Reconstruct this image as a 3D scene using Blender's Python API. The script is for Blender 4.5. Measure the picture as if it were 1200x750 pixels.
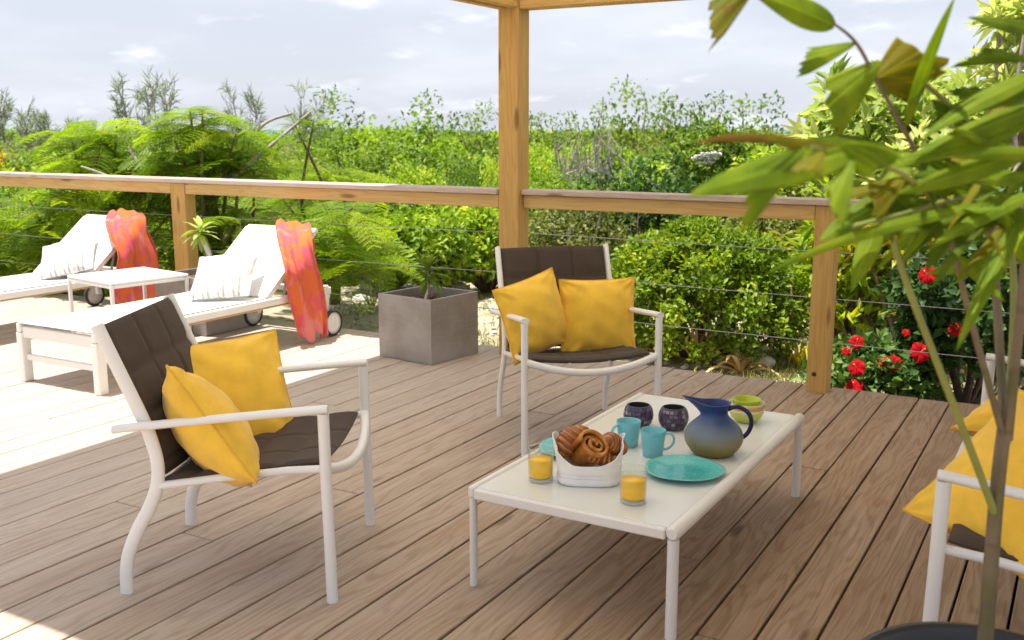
import bpy, bmesh, math, random
import numpy as np
from mathutils import Vector, Matrix, Euler, Quaternion
R = math.radians
PI = math.pi
scene = bpy.context.scene
for o in list(bpy.data.objects):
    bpy.data.objects.remove(o)
COL = scene.collection

# ---------------------------------------------------------------- camera
HCAM = 1.4
PITCH, YAW = R(10.614), R(29.751)
cam = bpy.data.cameras.new('camera')
cam_ob = bpy.data.objects.new('camera', cam)
COL.objects.link(cam_ob)
cam_ob.location = (0, 0, HCAM)
cam_ob.rotation_euler = (PI / 2 - PITCH, 0, YAW)
cam.sensor_width = 36
cam.lens = 35.7
cam.clip_start = 0.05
cam.clip_end = 60000
cam.dof.use_dof = True
cam.dof.focus_distance = 3.9
cam.dof.aperture_fstop = 5.0
scene.camera = cam_ob

# ---------------------------------------------------------------- world, sun, exposure
SUN_EL, SUN_DIR = R(77), Vector((0.20, 0.06, -1)).normalized()      # direction in which light travels
world = bpy.data.worlds.new('World')
scene.world = world
world.use_nodes = True
nt = world.node_tree
for n in list(nt.nodes):
    nt.nodes.remove(n)
wo = nt.nodes.new('ShaderNodeOutputWorld')
bg = nt.nodes.new('ShaderNodeBackground')
sky = nt.nodes.new('ShaderNodeTexSky')
sky.sky_type = 'NISHITA'
sky.sun_disc = False
sky.sun_elevation = math.asin(-SUN_DIR.z)
sky.sun_rotation = math.atan2(-SUN_DIR.x, -SUN_DIR.y)
sky.air_density = 1.0
sky.dust_density = 1.5
tc = nt.nodes.new('ShaderNodeTexCoord')
sep = nt.nodes.new('ShaderNodeSeparateXYZ')
nt.links.new(tc.outputs['Generated'], sep.inputs[0])
def wmath(op, a, b=None):
    m = nt.nodes.new('ShaderNodeMath'); m.operation = op
    for i, v in enumerate((a, b)):
        if v is None: continue
        if isinstance(v, (int, float)): m.inputs[i].default_value = v
        else: nt.links.new(v, m.inputs[i])
    return m.outputs[0]
# clouds on a flat layer overhead: direction divided by its height
den = wmath('MAXIMUM', wmath('ADD', sep.outputs[2], 0.22), 0.03)
cx, cy = wmath('DIVIDE', sep.outputs[0], den), wmath('DIVIDE', sep.outputs[1], den)
comb = nt.nodes.new('ShaderNodeCombineXYZ')
nt.links.new(cx, comb.inputs[0]); nt.links.new(cy, comb.inputs[1])
def wnoise(scale, detail, off, rough=0.55):
    mp = nt.nodes.new('ShaderNodeMapping'); mp.inputs['Location'].default_value = off
    nt.links.new(comb.outputs[0], mp.inputs[0])
    t = nt.nodes.new('ShaderNodeTexNoise'); t.inputs['Scale'].default_value = scale
    t.inputs['Detail'].default_value = detail; t.inputs['Roughness'].default_value = rough
    nt.links.new(mp.outputs[0], t.inputs['Vector'])
    return t.outputs['Fac']
def wramp(fac, a, b):
    r = nt.nodes.new('ShaderNodeMapRange'); r.interpolation_type = 'SMOOTHSTEP'
    r.inputs['From Min'].default_value = a; r.inputs['From Max'].default_value = b
    nt.links.new(fac, r.inputs['Value'])
    return r.outputs[0]
def wmix(fac, a, b):
    m = nt.nodes.new('ShaderNodeMix'); m.data_type = 'RGBA'
    if isinstance(fac, (int, float)): m.inputs[0].default_value = fac
    else: nt.links.new(fac, m.inputs[0])
    for i, v in ((6, a), (7, b)):
        if isinstance(v, tuple): m.inputs[i].default_value = v
        else: nt.links.new(v, m.inputs[i])
    return m.outputs[2]
veil = wmix(0.85, sky.outputs[0], (5.1, 5.35, 6.1, 1))               # thin high haze over the blue
c1 = wmath('MULTIPLY', wramp(wnoise(0.9, 6, (3.1, 1.7, 0), 0.5), 0.40, 0.72), 0.7)
lay = wmix(c1, veil, (6.7, 6.9, 7.5, 1))                              # soft layered cloud
c2 = wmath('MULTIPLY', wramp(wnoise(2.6, 7, (0.4, 5.2, 0.0), 0.55), 0.56, 0.72), 0.55)
puf = wmix(c2, lay, (8.4, 8.5, 8.8, 1))                               # small brighter cumulus
nt.links.new(puf, bg.inputs['Color'])
bg.inputs['Strength'].default_value = 0.074
nt.links.new(bg.outputs[0], wo.inputs[0])

sl = bpy.data.lights.new('sun', 'SUN')
sl.energy = 4.2
sl.angle = R(0.6)
sl.color = (1.0, 0.95, 0.86)
sun = bpy.data.objects.new('sun', sl)
COL.objects.link(sun)
sun.rotation_euler = SUN_DIR.to_track_quat('-Z', 'Y').to_euler()
sun.location = (0, 0, 20)

vs = scene.view_settings
vs.view_transform = 'Standard'
vs.look = 'None'
vs.gamma = 1
vs.exposure = 1.05
scene.cycles.max_bounces = 8
scene.cycles.transparent_max_bounces = 12
scene.cycles.use_denoising = True
scene.cycles.sample_clamp_indirect = 6

# ---------------------------------------------------------------- pixel -> world helper (1200x750 reference frame)
FPX = 1190.0
_cp, _sp, _cy, _sy = math.cos(PITCH), math.sin(PITCH), math.cos(YAW), math.sin(YAW)
_fw = Vector((-_sy * _cp, _cy * _cp, -_sp)); _rt = Vector((_cy, _sy, 0)); _up = _rt.cross(_fw)
def ray(px, py):
    return (_fw * FPX + _rt * (px - 600) - _up * (py - 375)).normalized()
def at(px, py, D):
    """point seen at a pixel, D metres away over the ground"""
    d = ray(px, py)
    return Vector((0, 0, HCAM)) + d * (D / math.hypot(d.x, d.y))
def onz(px, py, z=0.0):
    d = ray(px, py)
    return Vector((0, 0, HCAM)) + d * ((z - HCAM) / d.z)

# ---------------------------------------------------------------- materials
MATS = {}
def newmat(name):
    m = bpy.data.materials.new(name); m.use_nodes = True
    for n in list(m.node_tree.nodes): m.node_tree.nodes.remove(n)
    return m
class NB:
    def __init__(s, m): s.t = m.node_tree; s.m = m
    def n(s, typ, **kw):
        x = s.t.nodes.new(typ)
        for k, v in kw.items(): setattr(x, k, v)
        return x
    def set(s, sock, v):
        if isinstance(v, bpy.types.NodeSocket): s.t.links.new(v, sock)
        else:
            if isinstance(v, tuple) and len(v) == 3 and sock.type == 'RGBA': v = (*v, 1)
            sock.default_value = v
    def math(s, op, a, b=None, c=None):
        x = s.n('ShaderNodeMath', operation=op)
        for i, v in enumerate((a, b, c)):
            if v is not None: s.set(x.inputs[i], v)
        return x.outputs[0]
    def mix(s, f, a, b, mode='MIX'):
        x = s.n('ShaderNodeMix', data_type='RGBA', blend_type=mode)
        s.set(x.inputs[0], f); s.set(x.inputs[6], a); s.set(x.inputs[7], b)
        return x.outputs[2]
    def obj(s): return s.n('ShaderNodeTexCoord').outputs['Object']
    def pos(s): return s.n('ShaderNodeNewGeometry').outputs['Position']
    def rnd(s): return s.n('ShaderNodeObjectInfo').outputs['Random']
    def map(s, v, scale=(1, 1, 1), loc=(0, 0, 0)):
        x = s.n('ShaderNodeMapping'); s.set(x.inputs[0], v)
        x.inputs['Scale'].default_value = scale; s.set(x.inputs['Location'], loc)
        return x.outputs[0]
    def noise(s, v, scale, detail=4, rough=0.55, dist=0.0):
        x = s.n('ShaderNodeTexNoise'); s.set(x.inputs['Vector'], v)
        x.inputs['Scale'].default_value = scale; x.inputs['Detail'].default_value = detail
        x.inputs['Roughness'].default_value = rough; x.inputs['Distortion'].default_value = dist
        return x.outputs['Fac']
    def ramp(s, f, a, b, c=0.0, d=1.0, smooth=True):
        x = s.n('ShaderNodeMapRange'); x.interpolation_type = 'SMOOTHSTEP' if smooth else 'LINEAR'
        s.set(x.inputs['Value'], f)
        for i, v in zip(('From Min', 'From Max', 'To Min', 'To Max'), (a, b, c, d)): x.inputs[i].default_value = v
        return x.outputs[0]
    def cramp(s, f, stops):
        x = s.n('ShaderNodeValToRGB'); s.set(x.inputs[0], f)
        e = x.color_ramp.elements
        while len(e) < len(stops): e.new(0.5)
        for q, (p, c) in zip(e, stops): q.position = p; q.color = (*c, 1)
        return x.outputs[0]
    def bump(s, h, strength=0.3, dist=0.01):
        x = s.n('ShaderNodeBump'); s.set(x.inputs['Height'], h)
        x.inputs['Strength'].default_value = strength; x.inputs['Distance'].default_value = dist
        return x.outputs[0]
    def pbr(s, col, rough=0.5, metal=0.0, normal=None, spec=0.5, **kw):
        x = s.n('ShaderNodeBsdfPrincipled')
        s.set(x.inputs['Base Color'], col); s.set(x.inputs['Roughness'], rough); s.set(x.inputs['Metallic'], metal)
        s.set(x.inputs['Specular IOR Level'], spec)
        if normal is not None: s.set(x.inputs['Normal'], normal)
        for k, v in kw.items(): s.set(x.inputs[k], v)
        return x.outputs[0]
    def out(s, sh):
        o = s.n('ShaderNodeOutputMaterial'); s.t.links.new(sh, o.inputs[0])
        return s.m

def plain(name, col, rough=0.5, var=0.06, nscale=9, metal=0.0, bump=0.0, bscale=120, spec=0.5):
    b = NB(newmat(name))
    o = b.obj()
    f = b.noise(o, nscale, 5)
    c = b.mix(b.ramp(f, 0.3, 0.7), tuple(v * (1 - var) for v in col), tuple(min(1, v * (1 + var)) for v in col))
    nrm = b.bump(b.noise(o, bscale, 3), bump, 0.004) if bump else None
    MATS[name] = b.out(b.pbr(c, b.ramp(f, 0.2, 0.8, rough * 0.85, min(1, rough * 1.15)), metal, nrm, spec))
    return MATS[name]

def deck_mat():
    b = NB(newmat('deck wood'))
    p, r = b.pos(), b.rnd()
    off = b.n('ShaderNodeCombineXYZ'); b.set(off.inputs[0], b.math('MULTIPLY', r, 31.0)); b.set(off.inputs[1], b.math('MULTIPLY', r, 77.0))
    v = b.n('ShaderNodeVectorMath', operation='ADD'); b.set(v.inputs[0], p); b.set(v.inputs[1], off.outputs[0])
    v = v.outputs[0]
    warp = b.noise(b.map(v, (7, 0.9, 1)), 1.0, 3, 0.5)
    sx = b.n('ShaderNodeSeparateXYZ'); b.set(sx.inputs[0], v)
    rings = b.math('SINE', b.math('ADD', b.math('MULTIPLY', sx.outputs[0], 150.0), b.math('MULTIPLY', warp, 70.0)))
    rings = b.ramp(rings, -0.2, 1.0)
    fine = b.noise(b.map(v, (170, 3.0, 10)), 1.0, 4, 0.65)
    mid = b.noise(b.map(v, (22, 0.8, 5)), 1.0, 4, 0.6)
    blot = b.noise(b.map(v, (3, 1.2, 1)), 1.0, 4, 0.6)
    tone = b.ramp(r, 0, 1, 0.0, 1.0, False)
    base = b.cramp(tone, [(0.0, (0.39, 0.285, 0.20)), (0.3, (0.47, 0.375, 0.29)), (0.55, (0.42, 0.34, 0.27)), (0.8, (0.46, 0.345, 0.24)), (1.0, (0.38, 0.285, 0.21))])
    c = b.mix(b.math('MULTIPLY', rings, 0.48), base, (0.26, 0.155, 0.085))
    c = b.mix(b.math('MULTIPLY', b.ramp(fine, 0.48, 0.72), 0.62), c, (0.23, 0.15, 0.10))
    c = b.mix(b.math('MULTIPLY', b.ramp(mid, 0.5, 0.75), 0.55), c, (0.60, 0.50, 0.42))       # bleached streaks
    c = b.mix(b.math('MULTIPLY', b.ramp(blot, 0.56, 0.74), 0.5), c, (0.36, 0.21, 0.10))      # brown stains
    kn = b.n('ShaderNodeTexVoronoi'); b.set(kn.inputs['Vector'], b.map(v, (5.2, 1.3, 1))); kn.inputs['Scale'].default_value = 1
    knot = b.ramp(kn.outputs['Distance'], 0.05, 0.11, 1.0, 0.0)
    c = b.mix(b.math('MULTIPLY', knot, 0.75), c, (0.12, 0.065, 0.035))
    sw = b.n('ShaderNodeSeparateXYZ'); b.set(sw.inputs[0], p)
    under = b.ramp(sw.outputs[0], -3.6, -0.6)      # roof shade put into the colour: boards darker, browner, less bleached to the right
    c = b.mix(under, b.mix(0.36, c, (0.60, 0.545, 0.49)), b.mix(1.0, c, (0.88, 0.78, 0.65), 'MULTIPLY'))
    h = b.math('ADD', b.math('MULTIPLY', rings, 0.35), fine)
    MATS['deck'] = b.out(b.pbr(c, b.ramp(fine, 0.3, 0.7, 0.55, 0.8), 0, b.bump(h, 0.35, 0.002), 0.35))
deck_mat()

def pine_mat(name, c0, c1, axis):
    """sawn pine with the grain along the given axis (0 x, 1 y, 2 z)"""
    b = NB(newmat(name))
    v = b.map(b.obj(), (1, 1, 1), (3.1, 1.7, 0.6))
    r = b.rnd()
    off = b.n('ShaderNodeVectorMath', operation='ADD'); b.set(off.inputs[0], v)
    cb = b.n('ShaderNodeCombineXYZ'); 
    for i in range(3): b.set(cb.inputs[i], b.math('MULTIPLY', r, 9.0 + 4 * i))
    b.set(off.inputs[1], cb.outputs[0]); v = off.outputs[0]
    s1 = [9, 9, 9]; s1[axis] = 0.7
    s2 = [120, 120, 120]; s2[axis] = 2.5
    warp = b.noise(b.map(v, tuple(s1)), 1, 3)
    rings = b.ramp(b.math('SINE', b.math('MULTIPLY', warp, 75.0)), -0.3, 1.0)
    fine = b.noise(b.map(v, tuple(s2)), 1, 3)
    c = b.mix(b.math('MULTIPLY', rings, 0.42), c0, c1)
    c = b.mix(b.math('MULTIPLY', b.ramp(fine, 0.5, 0.75), 0.35), c, tuple(x * 0.6 for x in c1))
    s3 = [9, 9, 9]; s3[axis] = 2.0
    kn = b.n('ShaderNodeTexVoronoi'); b.set(kn.inputs['Vector'], b.map(v, tuple(s3))); kn.inputs['Scale'].default_value = 1
    knot = b.ramp(kn.outputs['Distance'], 0.07, 0.19, 1.0, 0.0)
    c = b.mix(b.math('MULTIPLY', knot, 0.75), c, (0.17, 0.075, 0.025))
    MATS[name] = b.out(b.pbr(c, 0.6, 0, b.bump(fine, 0.2, 0.002), 0.3))
    return MATS[name]
pine_mat('pine post', (0.55, 0.34, 0.105), (0.42, 0.235, 0.06), 2)
pine_mat('pine beam x', (0.60, 0.40, 0.15), (0.47, 0.27, 0.075), 0)
pine_mat('pine beam y', (0.60, 0.40, 0.15), (0.47, 0.27, 0.075), 1)
pine_mat('cap wood', (0.52, 0.42, 0.35), (0.42, 0.31, 0.24), 0)

plain('white paint', (0.80, 0.79, 0.76), 0.32, 0.015, 4)
plain('white sling', (0.83, 0.83, 0.82), 0.7, 0.02, 30, bump=0.15, bscale=900)
plain('rust band', (0.55, 0.33, 0.16), 0.6, 0.1)
plain('rubber', (0.03, 0.03, 0.032), 0.55)
plain('grey plastic', (0.62, 0.62, 0.62), 0.45)
plain('frosted top', (0.72, 0.735, 0.685), 0.22, 0.02, 3)
plain('table frame', (0.78, 0.75, 0.70), 0.35, 0.02, 4)
plain('cable steel', (0.42, 0.43, 0.44), 0.35, 0.1, metal=0.7)
plain('soil', (0.085, 0.055, 0.038), 0.95, 0.4, 40, bump=1.0, bscale=70)
plain('bark chip', (0.17, 0.10, 0.065), 0.9, 0.35, 30)
plain('black pot', (0.022, 0.022, 0.024), 0.35, 0.15)
plain('turquoise', (0.19, 0.54, 0.60), 0.3, 0.05, 12)
plain('twig grey', (0.34, 0.30, 0.26), 0.85, 0.2, 20)
plain('bark brown', (0.17, 0.125, 0.09), 0.9, 0.25, 20, bump=0.5, bscale=60)
plain('rock', (0.62, 0.59, 0.54), 0.9, 0.2, 8, bump=0.8, bscale=25)
plain('slate rock', (0.13, 0.14, 0.16), 0.8, 0.2, 8, bump=0.6, bscale=25)
plain('white wall', (0.8, 0.8, 0.78), 0.7)
plain('steel bracket', (0.45, 0.46, 0.47), 0.4, 0.05, metal=0.8)
b = NB(newmat('added milky sheet')); tl = b.n('ShaderNodeBsdfTranslucent'); tl.inputs[0].default_value = (0.86, 0.83, 0.77, 1)
mx = b.n('ShaderNodeMixShader'); mx.inputs[0].default_value = 0.82
b.t.links.new(b.pbr((0.7, 0.68, 0.62), 0.5), mx.inputs[1]); b.t.links.new(tl.outputs[0], mx.inputs[2]); MATS['added milky sheet'] = b.out(mx.outputs[0])  # unseen milky roof sheet, invented to let light into the shade
b = NB(newmat('added dense sheet')); tl = b.n('ShaderNodeBsdfTranslucent'); tl.inputs[0].default_value = (0.50, 0.44, 0.34, 1)
mx = b.n('ShaderNodeMixShader'); mx.inputs[0].default_value = 0.5
b.t.links.new(b.pbr((0.7, 0.68, 0.62), 0.5), mx.inputs[1]); b.t.links.new(tl.outputs[0], mx.inputs[2]); MATS['added dense sheet'] = b.out(mx.outputs[0])   # unseen denser sheet, added to keep the right side of the deck darker
plain('stem pale', (0.48, 0.46, 0.40), 0.7, 0.1)
plain('dry straw', (0.58, 0.42, 0.28), 0.9, 0.2, 12)
plain('pink plume', (0.50, 0.30, 0.28), 0.9, 0.2, 12)
plain('joist', (0.05, 0.036, 0.025), 0.9)
plain('flower white', (0.82, 0.82, 0.80), 0.6)
plain('flower red', (0.36, 0.003, 0.009), 0.8, 0.15, 60, spec=0.1)
plain('stamen', (0.75, 0.45, 0.10), 0.6)

def fabric(name, col, wr=0.25, weave=700, sheen=0.2):
    b = NB(newmat(name)); o = b.obj()
    wv = b.n('ShaderNodeTexWave'); b.set(wv.inputs['Vector'], o); wv.inputs['Scale'].default_value = weave / 6.28
    n1, n2 = b.noise(o, 14, 4), b.noise(o, 420, 2)
    c = b.mix(b.ramp(n1, 0.3, 0.7), tuple(x * 0.92 for x in col), tuple(min(1, x * 1.06) for x in col))
    c = b.mix(b.math('MULTIPLY', b.ramp(n2, 0.4, 0.7), 0.18), c, tuple(x * 0.7 for x in col))
    wr_n = b.noise(b.map(o, (1, 1, 1)), 11, 3, 0.5, 1.2)
    h = b.math('ADD', b.math('MULTIPLY', wr_n, 1.0), b.math('MULTIPLY', n2, 0.05))
    MATS[name] = b.out(b.pbr(c, 0.85, 0, b.bump(h, wr, 0.02), 0.25, **{'Sheen Weight': sheen}))
fabric('yellow cotton', (0.88, 0.54, 0.055), 0.10)
fabric('yellow piping', (0.80, 0.44, 0.035), 0.1)
fabric('brown mesh', (0.068, 0.049, 0.037), 0.08, sheen=0.05)
fabric('brown seam', (0.045, 0.032, 0.024), 0.05, sheen=0.0)

def stripe_mat():
    b = NB(newmat('striped cotton')); o = b.obj()
    s = b.n('ShaderNodeSeparateXYZ'); b.set(s.inputs[0], o)
    w = b.math('SINE', b.math('ADD', b.math('MULTIPLY', s.outputs[0], 190.0), b.math('MULTIPLY', b.noise(o, 6, 2), 2.0)))
    w2 = b.math('SINE', b.math('MULTIPLY', s.outputs[0], 63.0))
    f = b.math('MULTIPLY', b.ramp(w, 0.1, 0.7), b.ramp(w2, -0.6, 0.4, 0.35, 1.0))
    c = b.mix(f, (0.62, 0.61, 0.59), (0.36, 0.35, 0.33))
    MATS['stripes'] = b.out(b.pbr(c, 0.85, 0, b.bump(b.noise(o, 12, 3), 0.2, 0.02), 0.2))
stripe_mat()
def towel_mat():
    b = NB(newmat('tie dye')); o = b.obj()
    n1 = b.noise(b.map(o, (5.0, 5.0, 5.0)), 1.9, 3, 0.5, 1.2)
    n2 = b.noise(b.map(o, (6, 6, 3)), 1.5, 2, 0.5, 0.6)
    c = b.mix(b.ramp(n1, 0.44, 0.58), (0.80, 0.20, 0.07), (0.76, 0.14, 0.19))
    c = b.mix(b.math('MULTIPLY', b.ramp(n2, 0.55, 0.68), 0.85), c, (0.82, 0.29, 0.28))
    d = b.n('ShaderNodeBsdfTranslucent'); b.set(d.inputs[0], c)
    pb = b.pbr(c, 1.0, 0, b.bump(b.noise(o, 220, 2), 0.3, 0.004), 0.0)
    mx = b.n('ShaderNodeMixShader'); mx.inputs[0].default_value = 0.2
    b.t.links.new(pb, mx.inputs[1]); b.t.links.new(d.outputs[0], mx.inputs[2])
    MATS['towel'] = b.out(mx.outputs[0])
towel_mat()
def planter_mat():
    b = NB(newmat('zinc grey')); o = b.obj()
    n = b.noise(b.map(o, (1, 1, 1)), 5, 5); f = b.noise(b.map(o, (60, 60, 8)), 1, 3); g = b.noise(b.map(o, (8, 8, 60)), 1, 3)
    c = b.mix(b.ramp(n, 0.35, 0.7), (0.27, 0.24, 0.215), (0.36, 0.33, 0.305))
    c = b.mix(b.math('MULTIPLY', b.ramp(b.math('ADD', f, g), 0.9, 1.2), 0.35), c, (0.36, 0.33, 0.31))
    MATS['planter'] = b.out(b.pbr(c, b.ramp(f, 0.3, 0.7, 0.33, 0.5), 0.15, b.bump(f, 0.08, 0.002)))
planter_mat()
def pitcher_mat():
    b = NB(newmat('glazed pitcher')); o = b.obj()
    s = b.n('ShaderNodeSeparateXYZ'); b.set(s.inputs[0], o)
    z = b.math('ADD', s.outputs[2], b.math('MULTIPLY', b.math('SUBTRACT', b.noise(o, 18, 3), 0.5), 0.012))
    c = b.cramp(b.math('DIVIDE', z, 0.19), [(0.0, (0.17, 0.13, 0.015)), (0.16, (0.22, 0.18, 0.03)), (0.30, (0.26, 0.235, 0.15)), (0.46, (0.15, 0.19, 0.22)), (0.64, (0.035, 0.075, 0.19)), (0.8, (0.012, 0.04, 0.17)), (1.0, (0.012, 0.035, 0.15))])
    MATS['pitcher'] = b.out(b.pbr(c, 0.42, 0, b.bump(b.noise(o, 300, 2), 0.1, 0.001)))
pitcher_mat()
plain('cobalt', (0.006, 0.012, 0.085), 0.3)
def plate_mat():
    b = NB(newmat('crackle plate')); o = b.obj()
    v = b.n('ShaderNodeTexVoronoi', feature='DISTANCE_TO_EDGE'); b.set(v.inputs['Vector'], o); v.inputs['Scale'].default_value = 75
    s = b.n('ShaderNodeVectorMath', operation='LENGTH'); b.set(s.inputs[0], o)
    rad = b.math('ADD', s.outputs['Value'], b.math('MULTIPLY', b.math('SUBTRACT', b.noise(o, 40, 3), 0.5), 0.03))
    c = b.mix(b.ramp(rad, 0.05, 0.10), (0.02, 0.36, 0.37), (0.09, 0.50, 0.48))
    c = b.mix(b.math('MULTIPLY', b.ramp(v.outputs['Distance'], 0.0, 0.09, 1, 0), 0.45), c, (0.20, 0.58, 0.55))
    c = b.mix(b.ramp(rad, 0.112, 0.122), c, (0.20, 0.55, 0.52))
    MATS['plate'] = b.out(b.pbr(c, 0.18, 0, None, 0.5))
plate_mat()
def pastry_mat():
    b = NB(newmat('baked crust')); o = b.obj()
    n = b.noise(o, 22, 4, 0.6, 0.6); g = b.noise(b.map(o, (110, 25, 25)), 1, 3)
    at_ = b.n('ShaderNodeAttribute', attribute_name='var').outputs['Fac']
    f = b.math('ADD', b.math('MULTIPLY', n, 0.55), b.math('MULTIPLY', at_, 0.48))  # var darkens the seams: shading put into the crust colour
    c = b.cramp(f, [(0.2, (0.16, 0.045, 0.008)), (0.42, (0.30, 0.09, 0.012)), (0.60, (0.50, 0.19, 0.028)), (0.78, (0.68, 0.36, 0.10))])
    MATS['pastry'] = b.out(b.pbr(c, 0.33, 0, b.bump(b.math('ADD', g, n), 0.6, 0.004)))
pastry_mat()
plain('chocolate', (0.03, 0.012, 0.007), 0.35)
plain('bread bag', (0.80, 0.79, 0.77), 0.75, 0.03, 20, bump=0.35, bscale=30)
plain('grout', (0.05, 0.045, 0.055), 0.5)
def mosaic_mat():
    b = NB(newmat('mosaic glass'))
    v = b.n('ShaderNodeAttribute', attribute_name='var').outputs['Fac']
    c = b.cramp(v, [(0.0, (0.05, 0.03, 0.075)), (0.5, (0.12, 0.085, 0.17)), (0.85, (0.20, 0.17, 0.25)), (1.0, (0.34, 0.32, 0.38))])
    MATS['mosaic'] = b.out(b.pbr(c, 0.12))
mosaic_mat()
plain('bowl green', (0.42, 0.52, 0.025), 0.25)
plain('bowl cream', (0.74, 0.66, 0.40), 0.25)
plain('bowl orange', (0.62, 0.33, 0.07), 0.25)
plain('bowl lime', (0.50, 0.55, 0.10), 0.25)
b = NB(newmat('clear glass')); 
tr = b.n('ShaderNodeBsdfTransparent'); tr.inputs[0].default_value = (0.975, 0.985, 0.98, 1)
gl = b.n('ShaderNodeBsdfGlossy'); gl.inputs['Roughness'].default_value = 0.03
lw = b.n('ShaderNodeLayerWeight'); fac = b.math('ADD', b.math('MULTIPLY', b.math('POWER', lw.outputs['Facing'], 3.0), 0.6), 0.03)
mx = b.n('ShaderNodeMixShader'); b.t.links.new(fac, mx.inputs[0]); b.t.links.new(tr.outputs[0], mx.inputs[1]); b.t.links.new(gl.outputs[0], mx.inputs[2])
MATS['glass'] = b.out(mx.outputs[0])
b = NB(newmat('glass edge')); tr = b.n('ShaderNodeBsdfTransparent'); mx = b.n('ShaderNodeMixShader'); mx.inputs[0].default_value = 0.42
b.t.links.new(tr.outputs[0], mx.inputs[1]); b.t.links.new(b.pbr((0.80, 0.84, 0.84), 0.08), mx.inputs[2]); MATS['glass edge'] = b.out(mx.outputs[0])
b = NB(newmat('orange juice')); MATS['juice'] = b.out(b.pbr((1.0, 0.57, 0.0), 0.3))

def leaf_mat(name, stops, trans=0.34, rough=0.5, tboost=1.6, spec=0.3, gain=(1.62, 1.6, 1.3)):
    b = NB(newmat(name))
    v = b.n('ShaderNodeAttribute', attribute_name='var').outputs['Fac']
    r = b.rnd()
    f = b.math('ADD', v, b.math('MULTIPLY', b.math('SUBTRACT', r, 0.5), 0.45))
    stops = [(p_, tuple(min(.8, q_ * k_) for q_, k_ in zip(c_, gain))) for p_, c_ in stops]
    c = b.cramp(f, stops)
    tcol = b.mix(1.0, c, (tboost, tboost * 1.05, tboost * 0.6), 'MULTIPLY')
    d = b.n('ShaderNodeBsdfTranslucent'); b.set(d.inputs[0], tcol)
    pb = b.pbr(c, rough, 0, None, spec)
    mx = b.n('ShaderNodeMixShader'); mx.inputs[0].default_value = trans
    b.t.links.new(pb, mx.inputs[1]); b.t.links.new(d.outputs[0], mx.inputs[2])
    MATS[name] = b.out(mx.outputs[0])
leaf_mat('leaf bright', [(0.0, (0.06, 0.11, 0.010)), (0.45, (0.135, 0.21, 0.015)), (0.8, (0.22, 0.29, 0.02)), (1.0, (0.33, 0.36, 0.05))])
leaf_mat('leaf bush', [(0.0, (0.035, 0.06, 0.006)), (0.45, (0.088, 0.155, 0.010)), (0.8, (0.16, 0.235, 0.014)), (1.0, (0.25, 0.30, 0.03))], 0.3, gain=(1.6, 1.5, 1.0))
leaf_mat('leaf mid', [(0.0, (0.035, 0.07, 0.012)), (0.5, (0.085, 0.14, 0.018)), (0.85, (0.15, 0.20, 0.025)), (1.0, (0.22, 0.25, 0.06))])
leaf_mat('leaf olive', [(0.0, (0.05, 0.065, 0.02)), (0.5, (0.115, 0.14, 0.035)), (0.85, (0.18, 0.19, 0.055)), (1.0, (0.26, 0.24, 0.12))], gain=(1.5, 1.45, 1.3))
leaf_mat('leaf dark', [(0.0, (0.012, 0.03, 0.010)), (0.5, (0.03, 0.065, 0.018)), (0.85, (0.06, 0.11, 0.025)), (1.0, (0.12, 0.17, 0.05))], 0.25, 0.5, gain=(1.5, 1.6, 1.2), spec=0.25)
leaf_mat('leaf fern', [(0.0, (0.03, 0.085, 0.012)), (0.5, (0.075, 0.17, 0.012)), (0.85, (0.145, 0.26, 0.014)), (1.0, (0.22, 0.31, 0.02))], 0.45, gain=(2.3, 1.6, 0.8))
leaf_mat('leaf grey', [(0.0, (0.16, 0.20, 0.13)), (0.5, (0.25, 0.30, 0.20)), (1.0, (0.34, 0.38, 0.27))], 0.35, gain=(1, 1, 1))  # casuarina haze is put into this paled leaf colour
leaf_mat('leaf yellow', [(0.0, (0.16, 0.22, 0.015)), (0.5, (0.36, 0.34, 0.02)), (1.0, (0.62, 0.46, 0.03))], 0.35, gain=(1.1, 1.1, 1.0))
leaf_mat('leaf pale', [(0.0, (0.14, 0.20, 0.05)), (0.5, (0.27, 0.33, 0.11)), (0.85, (0.45, 0.47, 0.24)), (1.0, (0.60, 0.58, 0.38))], 0.4, gain=(1.4, 1.35, 1.2))
leaf_mat('leaf orange', [(0.0, (0.40, 0.24, 0.03)), (1.0, (0.60, 0.40, 0.05))], 0.3, gain=(1, 1, 1))
leaf_mat('dry leaf', [(0.0, (0.30, 0.20, 0.12)), (0.5, (0.46, 0.33, 0.22)), (1.0, (0.58, 0.40, 0.34))], 0.3)
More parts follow.
